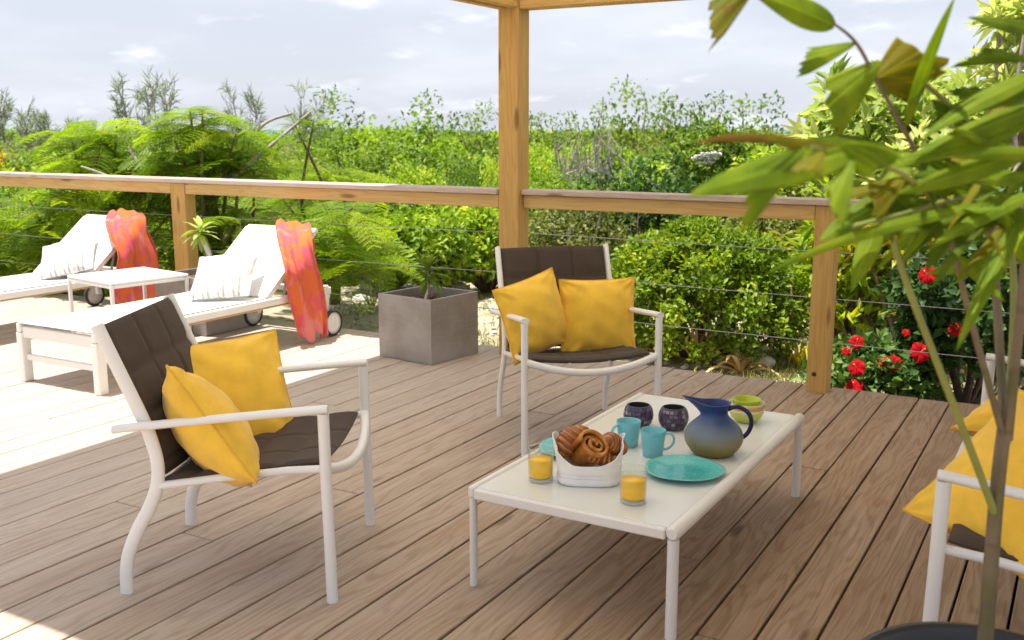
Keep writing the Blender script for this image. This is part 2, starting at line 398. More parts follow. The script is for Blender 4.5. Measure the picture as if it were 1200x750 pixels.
def palm_leaf_mat(name, c0, c1, spot):
    b = NB(newmat(name)); o = b.obj()
    n = b.noise(o, 16, 4); st = b.noise(b.map(o, (6, 130, 6)), 1, 3); sp = b.noise(o, 48, 3)
    c = b.mix(b.ramp(n, 0.3, 0.7), c0, c1)
    vv = b.n('ShaderNodeAttribute', attribute_name='var').outputs['Fac']
    vein = b.ramp(b.math('SINE', b.math('MULTIPLY', vv, 95.0)), 0.2, 1.0); rib = b.ramp(b.math('ABSOLUTE', b.math('SUBTRACT', vv, 0.5)), 0.0, 0.035, 1.0, 0.0)
    c = b.mix(b.math('MULTIPLY', vein, 0.28), c, tuple(x * 0.62 for x in c0))
    c = b.mix(b.math('MULTIPLY', rib, 0.6), c, tuple(min(1, x * 1.7) for x in c1))
    c = b.mix(b.math('MULTIPLY', b.ramp(sp, 0.62, 0.7), spot), c, (0.24, 0.11, 0.02))
    d = b.n('ShaderNodeBsdfTranslucent'); b.set(d.inputs[0], b.mix(1.0, c, (2.1, 1.95, 0.7), 'MULTIPLY'))
    mx = b.n('ShaderNodeMixShader'); mx.inputs[0].default_value = 0.55
    b.t.links.new(b.pbr(c, 0.6, 0, b.bump(vein, 0.25, 0.002), 0.2), mx.inputs[1]); b.t.links.new(d.outputs[0], mx.inputs[2])
    MATS[name] = b.out(mx.outputs[0])
palm_leaf_mat('palm green', (0.16, 0.245, 0.014), (0.27, 0.35, 0.02), 0.0)
palm_leaf_mat('palm yellow', (0.19, 0.205, 0.012), (0.28, 0.25, 0.018), 0.5)
palm_leaf_mat('palm dark', (0.10, 0.165, 0.012), (0.17, 0.24, 0.016), 0.05)
palm_leaf_mat('palm brown', (0.17, 0.14, 0.02), (0.22, 0.14, 0.02), 0.6)
def cane_mat():
    b = NB(newmat('cane')); o = b.obj()
    s = b.n('ShaderNodeSeparateXYZ'); b.set(s.inputs[0], o)
    ring = b.ramp(b.math('SINE', b.math('ADD', b.math('MULTIPLY', s.outputs[2], 60.0), b.math('MULTIPLY', b.noise(o, 9, 2), 3.0))), 0.9, 1.0)
    n = b.noise(b.map(o, (60, 60, 6)), 1, 4)
    g = b.noise(o, 7, 2)
    c = b.mix(b.ramp(g, 0.4, 0.65), (0.10, 0.095, 0.035), (0.17, 0.13, 0.085))
    c = b.mix(b.math('MULTIPLY', b.ramp(n, 0.4, 0.7), 0.5), c, (0.09, 0.07, 0.04))
    c = b.mix(b.math('MULTIPLY', ring, 0.6), c, (0.10, 0.07, 0.045))
    MATS['cane'] = b.out(b.pbr(c, 0.55))
cane_mat()
plain('cane green', (0.20, 0.23, 0.05), 0.5, 0.15)
def ground_mat():
    b = NB(newmat('sandy soil')); p = b.pos()
    n = b.noise(p, 0.9, 6, 0.6); f = b.noise(p, 14, 5, 0.65); g = b.noise(p, 3.2, 4)
    c = b.mix(b.ramp(n, 0.35, 0.65), (0.50, 0.43, 0.33), (0.36, 0.30, 0.21))
    c = b.mix(b.math('MULTIPLY', b.ramp(g, 0.5, 0.65), 0.7), c, (0.20, 0.20, 0.07))
    c = b.mix(b.math('MULTIPLY', b.ramp(f, 0.5, 0.7), 0.5), c, (0.20, 0.16, 0.11))
    l = b.n('ShaderNodeVectorMath', operation='LENGTH'); b.set(l.inputs[0], p)
    c = b.mix(b.ramp(l.outputs['Value'], 10, 16), c, b.mix(b.ramp(n, 0.4, 0.6), (0.05, 0.07, 0.02), (0.10, 0.11, 0.035)))
    MATS['ground'] = b.out(b.pbr(c, 0.95, 0, b.bump(f, 0.6, 0.03), 0.2))
ground_mat()
def sea_mat():
    b = NB(newmat('sea')); p = b.pos()
    n = b.noise(b.map(p, (1, 1, 1)), 0.05, 4)
    MATS['sea'] = b.out(b.pbr((0.05, 0.12, 0.19), 0.35, 0, b.bump(n, 0.4, 2.0)))
sea_mat()

# ---------------------------------------------------------------- mesh helpers
class MB:
    def __init__(s): s.v = []; s.f = []; s.m = []; s.sm = []; s.var = []
    def add(s, verts, faces, mi=0, smooth=True, var=0.5):
        o = len(s.v); s.v += [tuple(x) for x in verts]
        for q in faces: s.f.append(tuple(i + o for i in q)); s.m.append(mi); s.sm.append(smooth)
        s.var += list(var) if isinstance(var, (list, tuple)) else [var] * len(verts)
    def box(s, x0, x1, y0, y1, z0, z1, ch=0.0, mi=0, M=None):
        if ch <= 0:
            vs = [Vector((x, y, z)) for x in (x0, x1) for y in (y0, y1) for z in (z0, z1)]
            fs = [(0, 1, 3, 2), (4, 6, 7, 5), (0, 4, 5, 1), (2, 3, 7, 6), (0, 2, 6, 4), (1, 5, 7, 3)]
        else:
            bm = bmesh.new(); bmesh.ops.create_cube(bm, size=1)
            for v in bm.verts:
                v.co = Vector((x0 + (v.co.x + .5) * (x1 - x0), y0 + (v.co.y + .5) * (y1 - y0), z0 + (v.co.z + .5) * (z1 - z0)))
            bmesh.ops.bevel(bm, geom=list(bm.edges), offset=ch, segments=1, profile=0.5, affect='EDGES')
            bm.verts.index_update()
            vs = [v.co.copy() for v in bm.verts]; fs = [tuple(v.index for v in f.verts) for f in bm.faces]; bm.free()
        if M is not None: vs = [M @ v for v in vs]
        s.add(vs, fs, mi, False)
    def tube(s, pts, r, seg=10, side=None, rb=None, mi=0, cap=True, smooth=True, var=0.5):
        pts = [Vector(p) for p in pts]; n = len(pts)
        rs = r if isinstance(r, (list, tuple)) else [r] * n
        rbs = rs if rb is None else (rb if isinstance(rb, (list, tuple)) else [rb] * n)
        vs = []; prev = None
        for i, p in enumerate(pts):
            t = (pts[min(i + 1, n - 1)] - pts[max(i - 1, 0)]).normalized()
            if side is not None: a = Vector(side)
            elif prev is not None: a = prev
            else: a = Vector((0, 0, 1)) if abs(t.z) < 0.9 else Vector((1, 0, 0))
            a = (a - t * a.dot(t))
            a = a.normalized() if a.length > 1e-6 else t.orthogonal().normalized()
            prev = a; c = t.cross(a)
            for k in range(seg):
                q = 2 * PI * k / seg
                vs.append(p + a * math.cos(q) * rs[i] + c * math.sin(q) * rbs[i])
        fs = [(i * seg + k, i * seg + (k + 1) % seg, (i + 1) * seg + (k + 1) % seg, (i + 1) * seg + k) for i in range(n - 1) for k in range(seg)]
        s.add(vs, fs, mi, smooth, var)
        if cap:
            s.add(vs[:seg][::-1], [tuple(range(seg))], mi, False, var); s.add(vs[-seg:], [tuple(range(seg))], mi, False, var)
    def lathe(s, prof, seg=32, mi=0, M=None, fx=None, var=0.5):
        vs = []
        for (r, z) in prof:
            for k in range(seg):
                a = 2 * PI * k / seg
                p = Vector((r * math.cos(a), r * math.sin(a), z))
                if fx: p = fx(p, a)
                vs.append(M @ p if M is not None else p)
        fs = [(i * seg + k, i * seg + (k + 1) % seg, (i + 1) * seg + (k + 1) % seg, (i + 1) * seg + k) for i in range(len(prof) - 1) for k in range(seg)]
        s.add(vs, fs, mi, True, var)
    def grid(s, fn, nu, nv, mi=0, smooth=True, var=0.5):
        vs = [fn(i / nu, j / nv) for i in range(nu + 1) for j in range(nv + 1)]
        w = nv + 1
        s.add(vs, [(i * w + j, (i + 1) * w + j, (i + 1) * w + j + 1, i * w + j + 1) for i in range(nu) for j in range(nv)], mi, smooth, var)
    def mesh(s, name, mats):
        me = bpy.data.meshes.new(name); me.from_pydata(s.v, [], s.f)
        for m in mats if isinstance(mats, (list, tuple)) else [mats]: me.materials.append(MATS[m])
        me.polygons.foreach_set('material_index', s.m); me.polygons.foreach_set('use_smooth', s.sm)
        a = me.attributes.new('var', 'FLOAT', 'POINT'); a.data.foreach_set('value', np.array(s.var, dtype=np.float32))
        me.update(); return me
    def obj(s, name, mats, parent=None, loc=None, rot=None):
        return link(name, s.mesh(name, mats), parent, loc, rot)
def link(name, data, parent=None, loc=None, rot=None):
    o = bpy.data.objects.new(name, data); COL.objects.link(o)
    if parent is not None: o.parent = parent
    if loc is not None: o.location = loc
    if rot is not None: o.rotation_euler = rot
    return o
def tag(o, label=None, cat=None, group=None, kind=None):
    if label: o['label'] = label
    if cat: o['category'] = cat
    if group: o['group'] = group
    if kind: o['kind'] = kind
    return o
def thing(name, label, cat, loc=(0, 0, 0), rz=0.0, group=None):
    o = link(name, None, None, loc, (0, 0, rz)); o.empty_display_size = 0.1
    return tag(o, label, cat, group)
def copy_tree(o, parent=None):
    kids = list(o.children)
    c = o.copy(); COL.objects.link(c); c.parent = parent
    for k in kids: copy_tree(k, c)
    return c
def smooth_path(pts, n=6):
    """Catmull-Rom through points"""
    P = [Vector(p) for p in pts]; out = []
    for i in range(len(P) - 1):
        a, b_, c, d = P[max(i - 1, 0)], P[i], P[i + 1], P[min(i + 2, len(P) - 1)]
        for k in range(n):
            t = k / n
            out.append(0.5 * ((2 * b_) + (-a + c) * t + (2 * a - 5 * b_ + 4 * c - d) * t * t + (-a + 3 * b_ - 3 * c + d) * t ** 3))
    out.append(P[-1]); return out

# ---------------------------------------------------------------- ground, sea
def gz(x, y):
    r = math.hypot(x, y)
    t = min(1, max(0, (r - 10.5) / 12)); t = t * t * (3 - 2 * t)
    z = -0.32 - 2.5 * t - 0.6 * min(1, max(0, (r - 25) / 150))
    if r > 380: z -= min(1, (r - 380) / 60) * 14
    return z + 0.05 * math.sin(x * 1.3 + 0.7) * math.sin(y * 1.7) * (1 if r > 6.5 else 0)
g = MB()
rings = [0.0] + [1.5 * 1.13 ** k for k in range(48)]
seg = 96
vs = [(0, 0, gz(0, 0))]
for r in rings[1:]:
    for k in range(seg):
        a = 2 * PI * k / seg; x, y = r * math.cos(a), r * math.sin(a); vs.append((x, y, gz(x, y)))
fs = [(0, 1 + k, 1 + (k + 1) % seg) for k in range(seg)]
for i in range(len(rings) - 2):
    for k in range(seg): fs.append((1 + i * seg + k, 1 + (i + 1) * seg + k, 1 + (i + 1) * seg + (k + 1) % seg, 1 + i * seg + (k + 1) % seg))
g.add(vs, fs)
tag(g.obj('ground', 'ground'), kind='structure')
g = MB(); Z = -12.0
vs = [(0, 0, Z)]; RR = [300, 600, 1200, 2500, 5000, 10000, 22000, 45000]
for r in RR:
    for k in range(62):
        a = 2 * PI * k / 64; vs.append((r * math.cos(a), r * math.sin(a), Z))
fs = [(0, 1 + k, 1 + (k + 1) % 64) for k in range(64)]
for i in range(len(RR) - 1):
    for k in range(64): fs.append((1 + i * 64 + k, 1 + (i + 1) * 64 + k, 1 + (i + 1) * 64 + (k + 1) % 64, 1 + i * 64 + (k + 1) % 64))
g.add(vs, fs); tag(g.obj('sea', 'sea'), kind='structure')

# ---------------------------------------------------------------- deck: joists and boards
rng = random.Random(5)
PITCHB, BW, BT = 0.1525, 0.1445, 0.028
DX0, DX1, DY0, DY1 = -10.02, 2.2, -2.6, 5.62
jm = MB()
for y in np.arange(DY0 + 0.1, DY1, 0.55): jm.box(DX0 + 0.02, DX1 - 0.02, y, y + 0.045, -0.19, -BT - 0.001)
jm.box(DX0 + 0.02, DX1 - 0.02, DY1 - 0.075, DY1 - 0.035, -0.25, -BT - 0.001)
deck = tag(jm.obj('deck', 'joist'), kind='structure')
for x in np.arange(DX0 + 0.3, DX1, 1.6):
    fm = MB(); fm.box(x, x + 0.09, DY1 - 0.3, DY1 - 0.21, -0.6, -0.192); fm.obj('deck_footing', 'joist', deck)
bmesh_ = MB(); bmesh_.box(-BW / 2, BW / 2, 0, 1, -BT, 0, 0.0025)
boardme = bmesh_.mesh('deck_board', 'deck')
k = 0; x = -0.5625 - PITCHB * 62
while x < DX1 - PITCHB:
    cuts = [DY0]
    if rng.random() < 0.75:
        cuts.append(rng.uniform(0.8, 4.6))
    if rng.random() < 0.25 and len(cuts) == 1: cuts.append(rng.uniform(2, 4))
    cuts.append(DY1 + rng.uniform(-0.012, 0.012))
    for a, b2 in zip(cuts[:-1], cuts[1:]):
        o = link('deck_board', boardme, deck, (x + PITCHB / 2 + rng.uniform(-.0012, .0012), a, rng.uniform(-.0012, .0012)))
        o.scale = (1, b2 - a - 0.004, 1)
    x += PITCHB

# ---------------------------------------------------------------- railing
RY = 5.41
rail = thing('terrace_railing', 'long wooden terrace railing with flat cap board and thin steel cables', 'railing', (-3.07, RY, 0))
def rpart(name, mat, x0, x1, y0, y1, z0, z1, ch=0.004):
    m = MB(); cxm, cym, czm = (x0 + x1) / 2, (y0 + y1) / 2, (z0 + z1) / 2
    m.box(x0 - cxm, x1 - cxm, y0 - cym, y1 - cym, z0 - czm, z1 - czm, ch)
    return m.obj(name, mat, rail, (cxm + 3.07, cym - RY, czm))
CAPZ0, CAPZ1 = 1.010, 1.042
PX = [(-9.02, -8.88), (-6.055, -5.905), (-1.275, -1.165), (1.9, 2.01)]
rpart('cap_board', 'cap wood', -10.0, -3.185, RY - 0.03, RY + 0.16, CAPZ0, CAPZ1)
rpart('cap_board', 'cap wood', -3.042, 2.15, RY - 0.03 + 0.05, RY + 0.16, CAPZ0, CAPZ1)
zb0, zb1 = 0.928, CAPZ0 - 0.002
for x0, x1 in ((-10.0, -9.022), (-8.878, -6.057), (-5.903, -3.187)): rpart('rail_board', 'pine beam x', x0, x1, RY, RY + 0.04, zb0, zb1)
for x0, x1 in ((-3.042, -1.277), (-1.163, 1.898)): rpart('rail_board', 'pine beam x', x0, x1, RY + 0.05, RY + 0.09, zb0, zb1)
for i, (x0, x1) in enumerate(PX): rpart('post', 'pine post', x0, x1, RY - 0.006 + (0.05 if i > 1 else 0), RY + 0.10 + (0.05 if i > 1 else 0), -0.16, CAPZ0 - 0.002)
for z in (0.77, 0.52, 0.28):
    for x0, x1, yy in ((-10.0, -3.14, RY + 0.05), (-3.01, 2.1, RY + 0.10)):
        m = MB(); pts = [(x0 + (x1 - x0) * t / 12 + 3.07, yy - RY, z - 0.012 * math.sin(PI * t / 12)) for t in range(13)]
        m.tube(pts, 0.0021, 6); m.obj('cable', 'cable steel', rail)
bolt = MB(); bolt.lathe([(0.0001, 0.004), (0.011, 0.004), (0.013, 0.0), (0.013, -0.01)], 12, M=Matrix.Rotation(PI / 2, 4, 'X'))
bolt.obj('bolt', 'rubber', rail, (-1.235 + 3.07, 0.043, 0.1))

# ---------------------------------------------------------------- pergola roof over the terrace
perg = thing('pergola', 'roofed timber pergola with square corner post and double beams', 'pergola', (-3.075, 5.47, 0))
def ppart(name, mat, x0, x1, y0, y1, z0, z1, ch=0.005):
    m = MB(); c = Vector(((x0 + x1) / 2, (y0 + y1) / 2, (z0 + z1) / 2))
    m.box(x0 - c.x, x1 - c.x, y0 - c.y, y1 - c.y, z0 - c.z, z1 - c.z, ch)
    return m.obj(name, mat, perg, c - Vector((-3.075, 5.47, 0)))
ppart('post', 'pine post', -3.183, -3.045, 5.40, 5.54, -0.16, 2.33)
ppart('post', 'pine post', 2.0, 2.14, 5.40, 5.54, -0.16, 2.33)
ppart('beam', 'pine beam x', -3.043, 2.2, 5.405, 5.455, 2.10, 2.325)
ppart('beam', 'pine beam x', -3.043, 2.2, 5.485, 5.535, 2.10, 2.325)
ppart('beam', 'pine beam y', -3.180, -3.130, 1.56, 5.398, 2.10, 2.325)
ppart('beam', 'pine beam y', -3.098, -3.048, 1.56, 5.398, 2.106, 2.325)
ppart('bracket', 'steel bracket', -3.128, -3.10, 4.92, 4.99, 2.115, 2.2, 0.001)
for y in np.arange(1.75, 5.9, 0.62): ppart('rafter', 'pine beam x', -4.2, 2.4, y, y + 0.045, 2.332, 2.43)
ROOFX0 = -4.32
for k_, (x0_, x1_) in enumerate(((ROOFX0, -3.1), (-3.098, -2.0), (-1.998, -.9), (-.898, .2), (.202, 1.3), (1.302, 2.6))):
    ppart('added_roof_sheet', 'added milky sheet' if k_ < 3 else 'added dense sheet', x0_, x1_, 1.53, 5.80, 2.435, 2.455, 0)  # sheets added out of view: milky fill on the left, dimmer right

# ---------------------------------------------------------------- lounge seating
def sling_panel(m, prof, hw, nseam, across, thick=0.006, sag=0.012):
    """padded mesh panel along a profile (list of (u, z)), with recessed seams"""
    P = smooth_path([(u, 0, z) for u, z in prof], 8); n = len(P) - 1
    NV = 48
    def fn(sign):
        def f(a, b_):
            i = a * n; k = min(int(i), n - 1); p = P[k].lerp(P[k + 1], i - k)
            t = (P[min(k + 1, n)] - P[max(k - 1, 0)]).normalized(); nr = Vector((-t.z, 0, t.x))
            v = (b_ * 2 - 1) * hw
            s1 = min(abs((b_ * nseam) % 1 - 0), 1 - (b_ * nseam) % 1) / nseam * 2 * hw
            s2 = min((a * across) % 1, 1 - (a * across) % 1) / across * (n / 8) * 0.1
            pad = 0.011 * min(1, (s1 / 0.012)) ** 0.6 * min(1, (s2 / 0.02)) ** 0.6
            sg = -sag * (1 - (b_ * 2 - 1) ** 2)
            return (p + nr * ((thick / 2 + pad) * sign + sg)) + Vector((0, v, 0))
        return f
    m.grid(fn(1), n, NV); m.grid(fn(-1), n, NV)
    for e in (0, 1):
        A, B = fn(1), fn(-1)
        m.grid(lambda a, b_: A(a, e).lerp(B(a, e), b_), n, 1); m.grid(lambda a, b_: A(e, a).lerp(B(e, a), b_), NV, 1)
def make_seat(name, label, cat, hw, loc, rz, group=None, seams=3):
    t = thing(name, label, cat, loc, rz, group)
    up = smooth_path([(-.32, .0), (-.318, .06), (-.308, .12), (-.275, .20), (-.23, .28), (-.203, .35), (-.198, .42), (-.212, .49), (-.235, .56), (-.29, .69), (-.352, .838)][0:0] or
                     [(u, 0, z) for u, z in ((-.32, .0), (-.318, .06), (-.308, .12), (-.275, .20), (-.23, .28), (-.203, .35), (-.198, .42), (-.212, .49), (-.235, .56), (-.29, .69), (-.352, .838))], 4)
    for s in (-1, 1):
        y = s * (hw - 0.03)
        m = MB(); m.tube([(p.x, y, p.z) for p in up], 0.013, 12, side=(0, 1, 0), rb=0.021); m.obj('back_leg', 'white paint', t)
        m = MB(); yo = s * hw
        m.tube([(.325, yo, 0), (.322, yo, .2), (.318, yo, .40), (.316, yo, .588)], 0.0155, 12, side=(0, 1, 0), rb=0.0175); m.obj('front_leg', 'white paint', t)
        m = MB(); m.tube([(.331, yo, .6005), (.316, yo, .600), (.15, yo, .583), (-.10, yo, .556), (-.295, yo, .533), (-.31, yo, .530)], 0.019, 12, side=(0, 1, 0), rb=0.0125); m.obj('armrest', 'white paint', t)
        m = MB(); m.tube([(-.20, y, .347), (.0, y, .376), (.2, y, .402), (.322, y + s * .02, .416)], 0.0125, 10); m.obj('seat_rail', 'white paint', t)
    m = MB(); m.tube([(.316 + .035 * (1 - (k / 8 - 1) ** 2), hw * (1 - k / 8), .420 - .055 * (1 - (k / 8 - 1) ** 2)) for k in range(17)], 0.0165, 12); m.obj('front_bar', 'white paint', t)
    m = MB(); m.tube([(-.185, -hw + .04, .352), (-.185, hw - .04, .352)], 0.01, 8); m.obj('rear_bar', 'white paint', t)
    m = MB(); sling_panel(m, [(-.188, .362), (-.05, .381), (.12, .405), (.30, .427)], hw - 0.034, seams, 4, sag=0.02); m.obj('seat', 'brown mesh', t)
    m = MB(); sling_panel(m, [(-.198, .372), (-.196, .42), (-.213, .50), (-.238, .56), (-.29, .69), (-.350, .832)], hw - 0.045, seams, 5, sag=0.016); m.obj('backrest', 'brown mesh', t)
    return t
HW = 0.305
ch1 = make_seat('lounge_chair', 'white framed brown mesh armchair nearest the camera, seen from its side', 'armchair', HW, (-2.315, 2.335, 0), R(27), 'brown mesh armchairs around the table')
ch2 = make_seat('lounge_chair', 'white framed brown mesh armchair facing the table in front of the tall wooden post', 'armchair', HW, (-2.056, 4.157, 0), R(-47), 'brown mesh armchairs around the table')
sofa = make_seat('lounge_sofa', 'white framed two seat brown mesh sofa at the right edge behind the potted palm', 'sofa', 0.725, (.055, 3.215, 0), R(181), None, 6)

# ---------------------------------------------------------------- cushions
def cushion_mesh(size, thick, seed, mats, asp=1.0, pinch=0.055):
    r = random.Random(seed); ph = [r.uniform(0, 6.28) for _ in range(8)]
    def outline(u, v):
        # square with sides drawn in between the pointed corners
        x = u * (1 - pinch * (1 - v * v) * abs(u) ** 2); y = v * (1 - pinch * (1 - u * u) * abs(v) ** 2)
        return x * size / 2 * asp, y * size / 2
    def f(sign):
        def q(a, b_):
            u, v = math.sin((a - .5) * PI), math.sin((b_ - .5) * PI)
            x, y = outline(u, v)
            h = (max(0, 1 - u ** 2) ** .55) * (max(0, 1 - v ** 2) ** .55)
            ed = (1 - h)
            w = 0.004 * math.sin(9 * u + ph[0] + 3 * v) * math.sin(7 * v + ph[1]) * min(1, h * 2.5) \
                + 0.005 * math.sin(13 * v + 5 * u + ph[2]) * ed * min(1, h * 5) + 0.005 * math.sin(12 * u - 4 * v + ph[3]) * ed * min(1, h * 5)
            # creases radiating from the corners
            for i, (cx_, cy_) in enumerate(((-1, -1), (1, -1), (1, 1), (-1, 1))):
                d = math.hypot(u - cx_, v - cy_); ang = math.atan2(v - cy_, u - cx_)
                w += 0.006 * math.sin(ang * 11 + ph[4 + i]) * math.exp(-(d / .55) ** 2) * min(1, h * 6)
            return Vector((x, y, sign * (thick / 2 * h) + w))
        return q
    m = MB(); m.grid(f(1), 36, 36); 
    m2 = f(-1); m.grid(lambda a, b_: m2(1 - a, b_), 36, 36)
    p = MB(); pts = []
    N = 24
    for k in range(N): pts.append(outline(-1 + 2 * k / N, -1))
    for k in range(N): pts.append(outline(1, -1 + 2 * k / N))
    for k in range(N): pts.append(outline(1 - 2 * k / N, 1))
    for k in range(N): pts.append(outline(-1, 1 - 2 * k / N))
    pts = pts + [pts[0], pts[1]]
    p.tube([(x, y, 0) for x, y in pts], 0.0042, 6, side=(0, 0, 1), cap=False)
    return m.mesh('cover', mats[0]), p.mesh('piping', mats[1])
def cushion(name, label, cat, c, n, up, meshes, group, roll=0.0):
    n = Vector(n).normalized(); up = Vector(up); y = (up - n * up.dot(n)).normalized(); x = y.cross(n)
    M = Matrix((x, y, n)).transposed().to_4x4()
    o = link(name, None, None, c); o.rotation_euler = (M @ Matrix.Rotation(roll, 4, 'Z')).to_euler(); o.empty_display_size = 0.1
    tag(o, label, cat, group)
    link('cover', meshes[0], o); link('piping', meshes[1], o)
    return o
YM = ('yellow cotton', 'yellow piping')
ye = cushion_mesh(0.355, 0.17, 27, YM)
ya, yb, yc = cushion_mesh(0.43, 0.18, 3, YM), cushion_mesh(0.43, 0.20, 8, YM), cushion_mesh(0.37, 0.17, 14, YM)
yd = cushion_mesh(0.46, 0.16, 21, YM)
CB = at(248, 504, 3.19)
G = 'yellow piped cushions on the terrace seats'
cushion('cushion', 'yellow cushion propped upright behind another in the nearest armchair', 'cushion', (-2.53, 2.455, .492), (.70, -.48, .48), (-.45, .30, .83), ya, G, R(4))
cushion('cushion', 'yellow cushion tipped on its edge at the front of the nearest armchair', 'cushion', CB, (-.36, -.62, -.42), (-.68, -.39, .62), yb, G)
cushion('cushion', 'squarely facing yellow cushion on the right of the armchair by the tall post', 'cushion', (-1.995, 4.31, .525), (.657, -.735, .12), (0, 0, 1), yc, G)
cushion('cushion', 'slumped yellow cushion on the left of the armchair by the tall post', 'cushion', (-2.205, 4.06, .555), (.90, -.42, .20), (-.25, .05, 1), ye, G, R(9))
cushion('cushion', 'yellow cushion lying over the near end of the sofa behind the palm stem', 'cushion', (-.075, 2.74, .535), (-.38, -.55, .74), (.2, .45, .85), yd, G, R(-12))
cushion('cushion', 'yellow cushion lying flat on the far half of the sofa seat', 'cushion', (-.10, 3.50, .500), (-.10, -.05, .99), (.3, 1, .1), yc, G)
cushion('cushion', 'yellow cushion standing against the far arm of the sofa', 'cushion', (.15, 3.66, .60), (-.45, -.75, .25), (0, 0, 1), yc, G)
cushion('cushion', 'yellow cushion standing against the sofa back between the other two', 'cushion', (.16, 3.15, .60), (-.85, -.25, .35), (0, 0, 1), yb, G)
SM = ('stripes', 'stripes')
sa = cushion_mesh(0.40, 0.15, 31, SM)
G2 = 'pale striped cushions on the sun loungers'
cushion('cushion', 'off-white striped cushion on the lounger behind the nearest armchair', 'cushion', (-4.82, 4.70, .475), (.20, -.55, .80), (-.42, .73, .54), sa, G2)
cushion('cushion', 'off-white striped cushion on the lounger farther left', 'cushion', (-6.53, 4.83, .475), (.18, -.52, .83), (-.60, .62, .47), sa, G2)

# ---------------------------------------------------------------- sun loungers (run along y, head at +y)
def make_lounger(label):
    t = thing('sun_lounger', label, 'sun lounger', (0, 0, 0), 0, 'white sun loungers on the sunny deck')
    hw = 0.315
    for s in (-1, 1):
        m = MB(); m.box(s * hw - .018, s * hw + .018, 0.0, 1.93, .285, .335, .006); m.obj('side_rail', 'white paint', t)
        m = MB(); m.box(s * hw - .0165, s * hw + .0165, 0.06, 1.86, .276, .2835, 0); m.obj('rail_strip', 'rust band', t)
        m = MB(); M = Matrix.Translation((s * hw, .03, 0)) @ Matrix.Shear('XZ', 4, (0.0, 0.0))
        m.box(-.024, .024, -.03, .03, 0, .2835, .005, M=M); m.obj('foot_leg', 'white paint', t)
        m = MB(); m.box(s * hw - .017, s * hw + .017, 1.865, 1.905, .10, .35, .005); m.obj('head_leg', 'white paint', t)
        wx = s * (hw + .055)
        w = link('wheel', None, t, (wx, 1.885, .092)); w.empty_display_size = .05
        RY_ = Matrix.Rotation(s * PI / 2, 4, 'Y')
        m = MB(); m.lathe([(.076, -.016), (.088, -.016), (.092, -.008), (.092, .008), (.088, .016), (.076, .016), (.076, -.016)], 36, M=RY_); m.obj('tyre', 'rubber', w)
        m = MB(); m.lathe([(.0001, .013), (.018, .013), (.022, .009), (.05, .0085), (.0755, .011), (.0755, -.011), (.02, -.012), (.0001, -.012)], 36, M=RY_); m.obj('rim', 'grey plastic' if s < 0 else 'white paint', w)
        m = MB(); m.tube([(s * (hw + .02), 1.885, .13), (wx - s * .014, 1.885, .092)], .008, 8); m.obj('axle', 'grey plastic', t)
    m = MB(); m.box(-hw + .019, hw - .019, .012, .048, .255, .318, .004); m.obj('foot_bar', 'white paint', t)
    m = MB(); m.box(-hw + .026, hw - .026, .02, .04, .125, .16, .004); m.obj('stretcher', 'white paint', t)
    m = MB(); m.box(-hw + .019, hw - .019, 1.895, 1.925, .285, .325, .004); m.obj('head_bar', 'white paint', t)
    m = MB()
    m.grid(lambda a, b_: Vector(((b_ * 2 - 1) * (hw - .003), .0 + 1.34 * a, .342 - .012 * (1 - (2 * b_ - 1) ** 2) * min(1, a * 6))), 20, 12)
    m.grid(lambda a, b_: Vector(((1 - b_ * 2) * (hw - .003), .0 + 1.34 * a, .336 - .012 * (1 - (2 * b_ - 1) ** 2) * min(1, a * 6))), 20, 12)
    m.obj('sling', 'white sling', t)
    br = link('backrest', None, t, (0, 1.33, .335), (math.atan2(.385, .48), 0, 0)); br.empty_display_size = .05
    L = math.hypot(.385, .48)
    for s in (-1, 1):
        m = MB(); m.box(s * (hw - .02) - .014, s * (hw - .02) + .014, 0, L, -.02, .012, .004); m.obj('back_rail', 'white paint', br)
    m = MB(); m.box(-hw + .006, hw - .006, L - .001, L + .03, -.02, .014, .005); m.obj('top_bar', 'white paint', br)
    m = MB()
    m.grid(lambda a, b_: Vector(((b_ * 2 - 1) * (hw - .004), L * a, .018 - .008 * (1 - (2 * b_ - 1) ** 2))), 10, 12)
    m.grid(lambda a, b_: Vector(((1 - b_ * 2) * (hw - .004), L * a, .0135 - .008 * (1 - (2 * b_ - 1) ** 2))), 10, 12)
    m.obj('back_sling', 'white sling', br)
    m = MB()
    for s in (-1, 1): m.tube([(s * .2, 1.68, .60), (s * .2, 1.60, .32)], .009, 8)
    m.tube([(-.2, 1.60, .32), (.2, 1.60, .32)], .009, 8); m.obj('prop_stay', 'grey plastic', t)
    return t
l1 = make_lounger('white sun lounger partly hidden behind the nearest armchair'); l1.location = (-4.855, 3.47, 0)
l2 = copy_tree(l1); l2['label'] = 'white sun lounger cut off by the left edge, beyond the small white table'
l2.location = (-6.575, 3.47, 0)

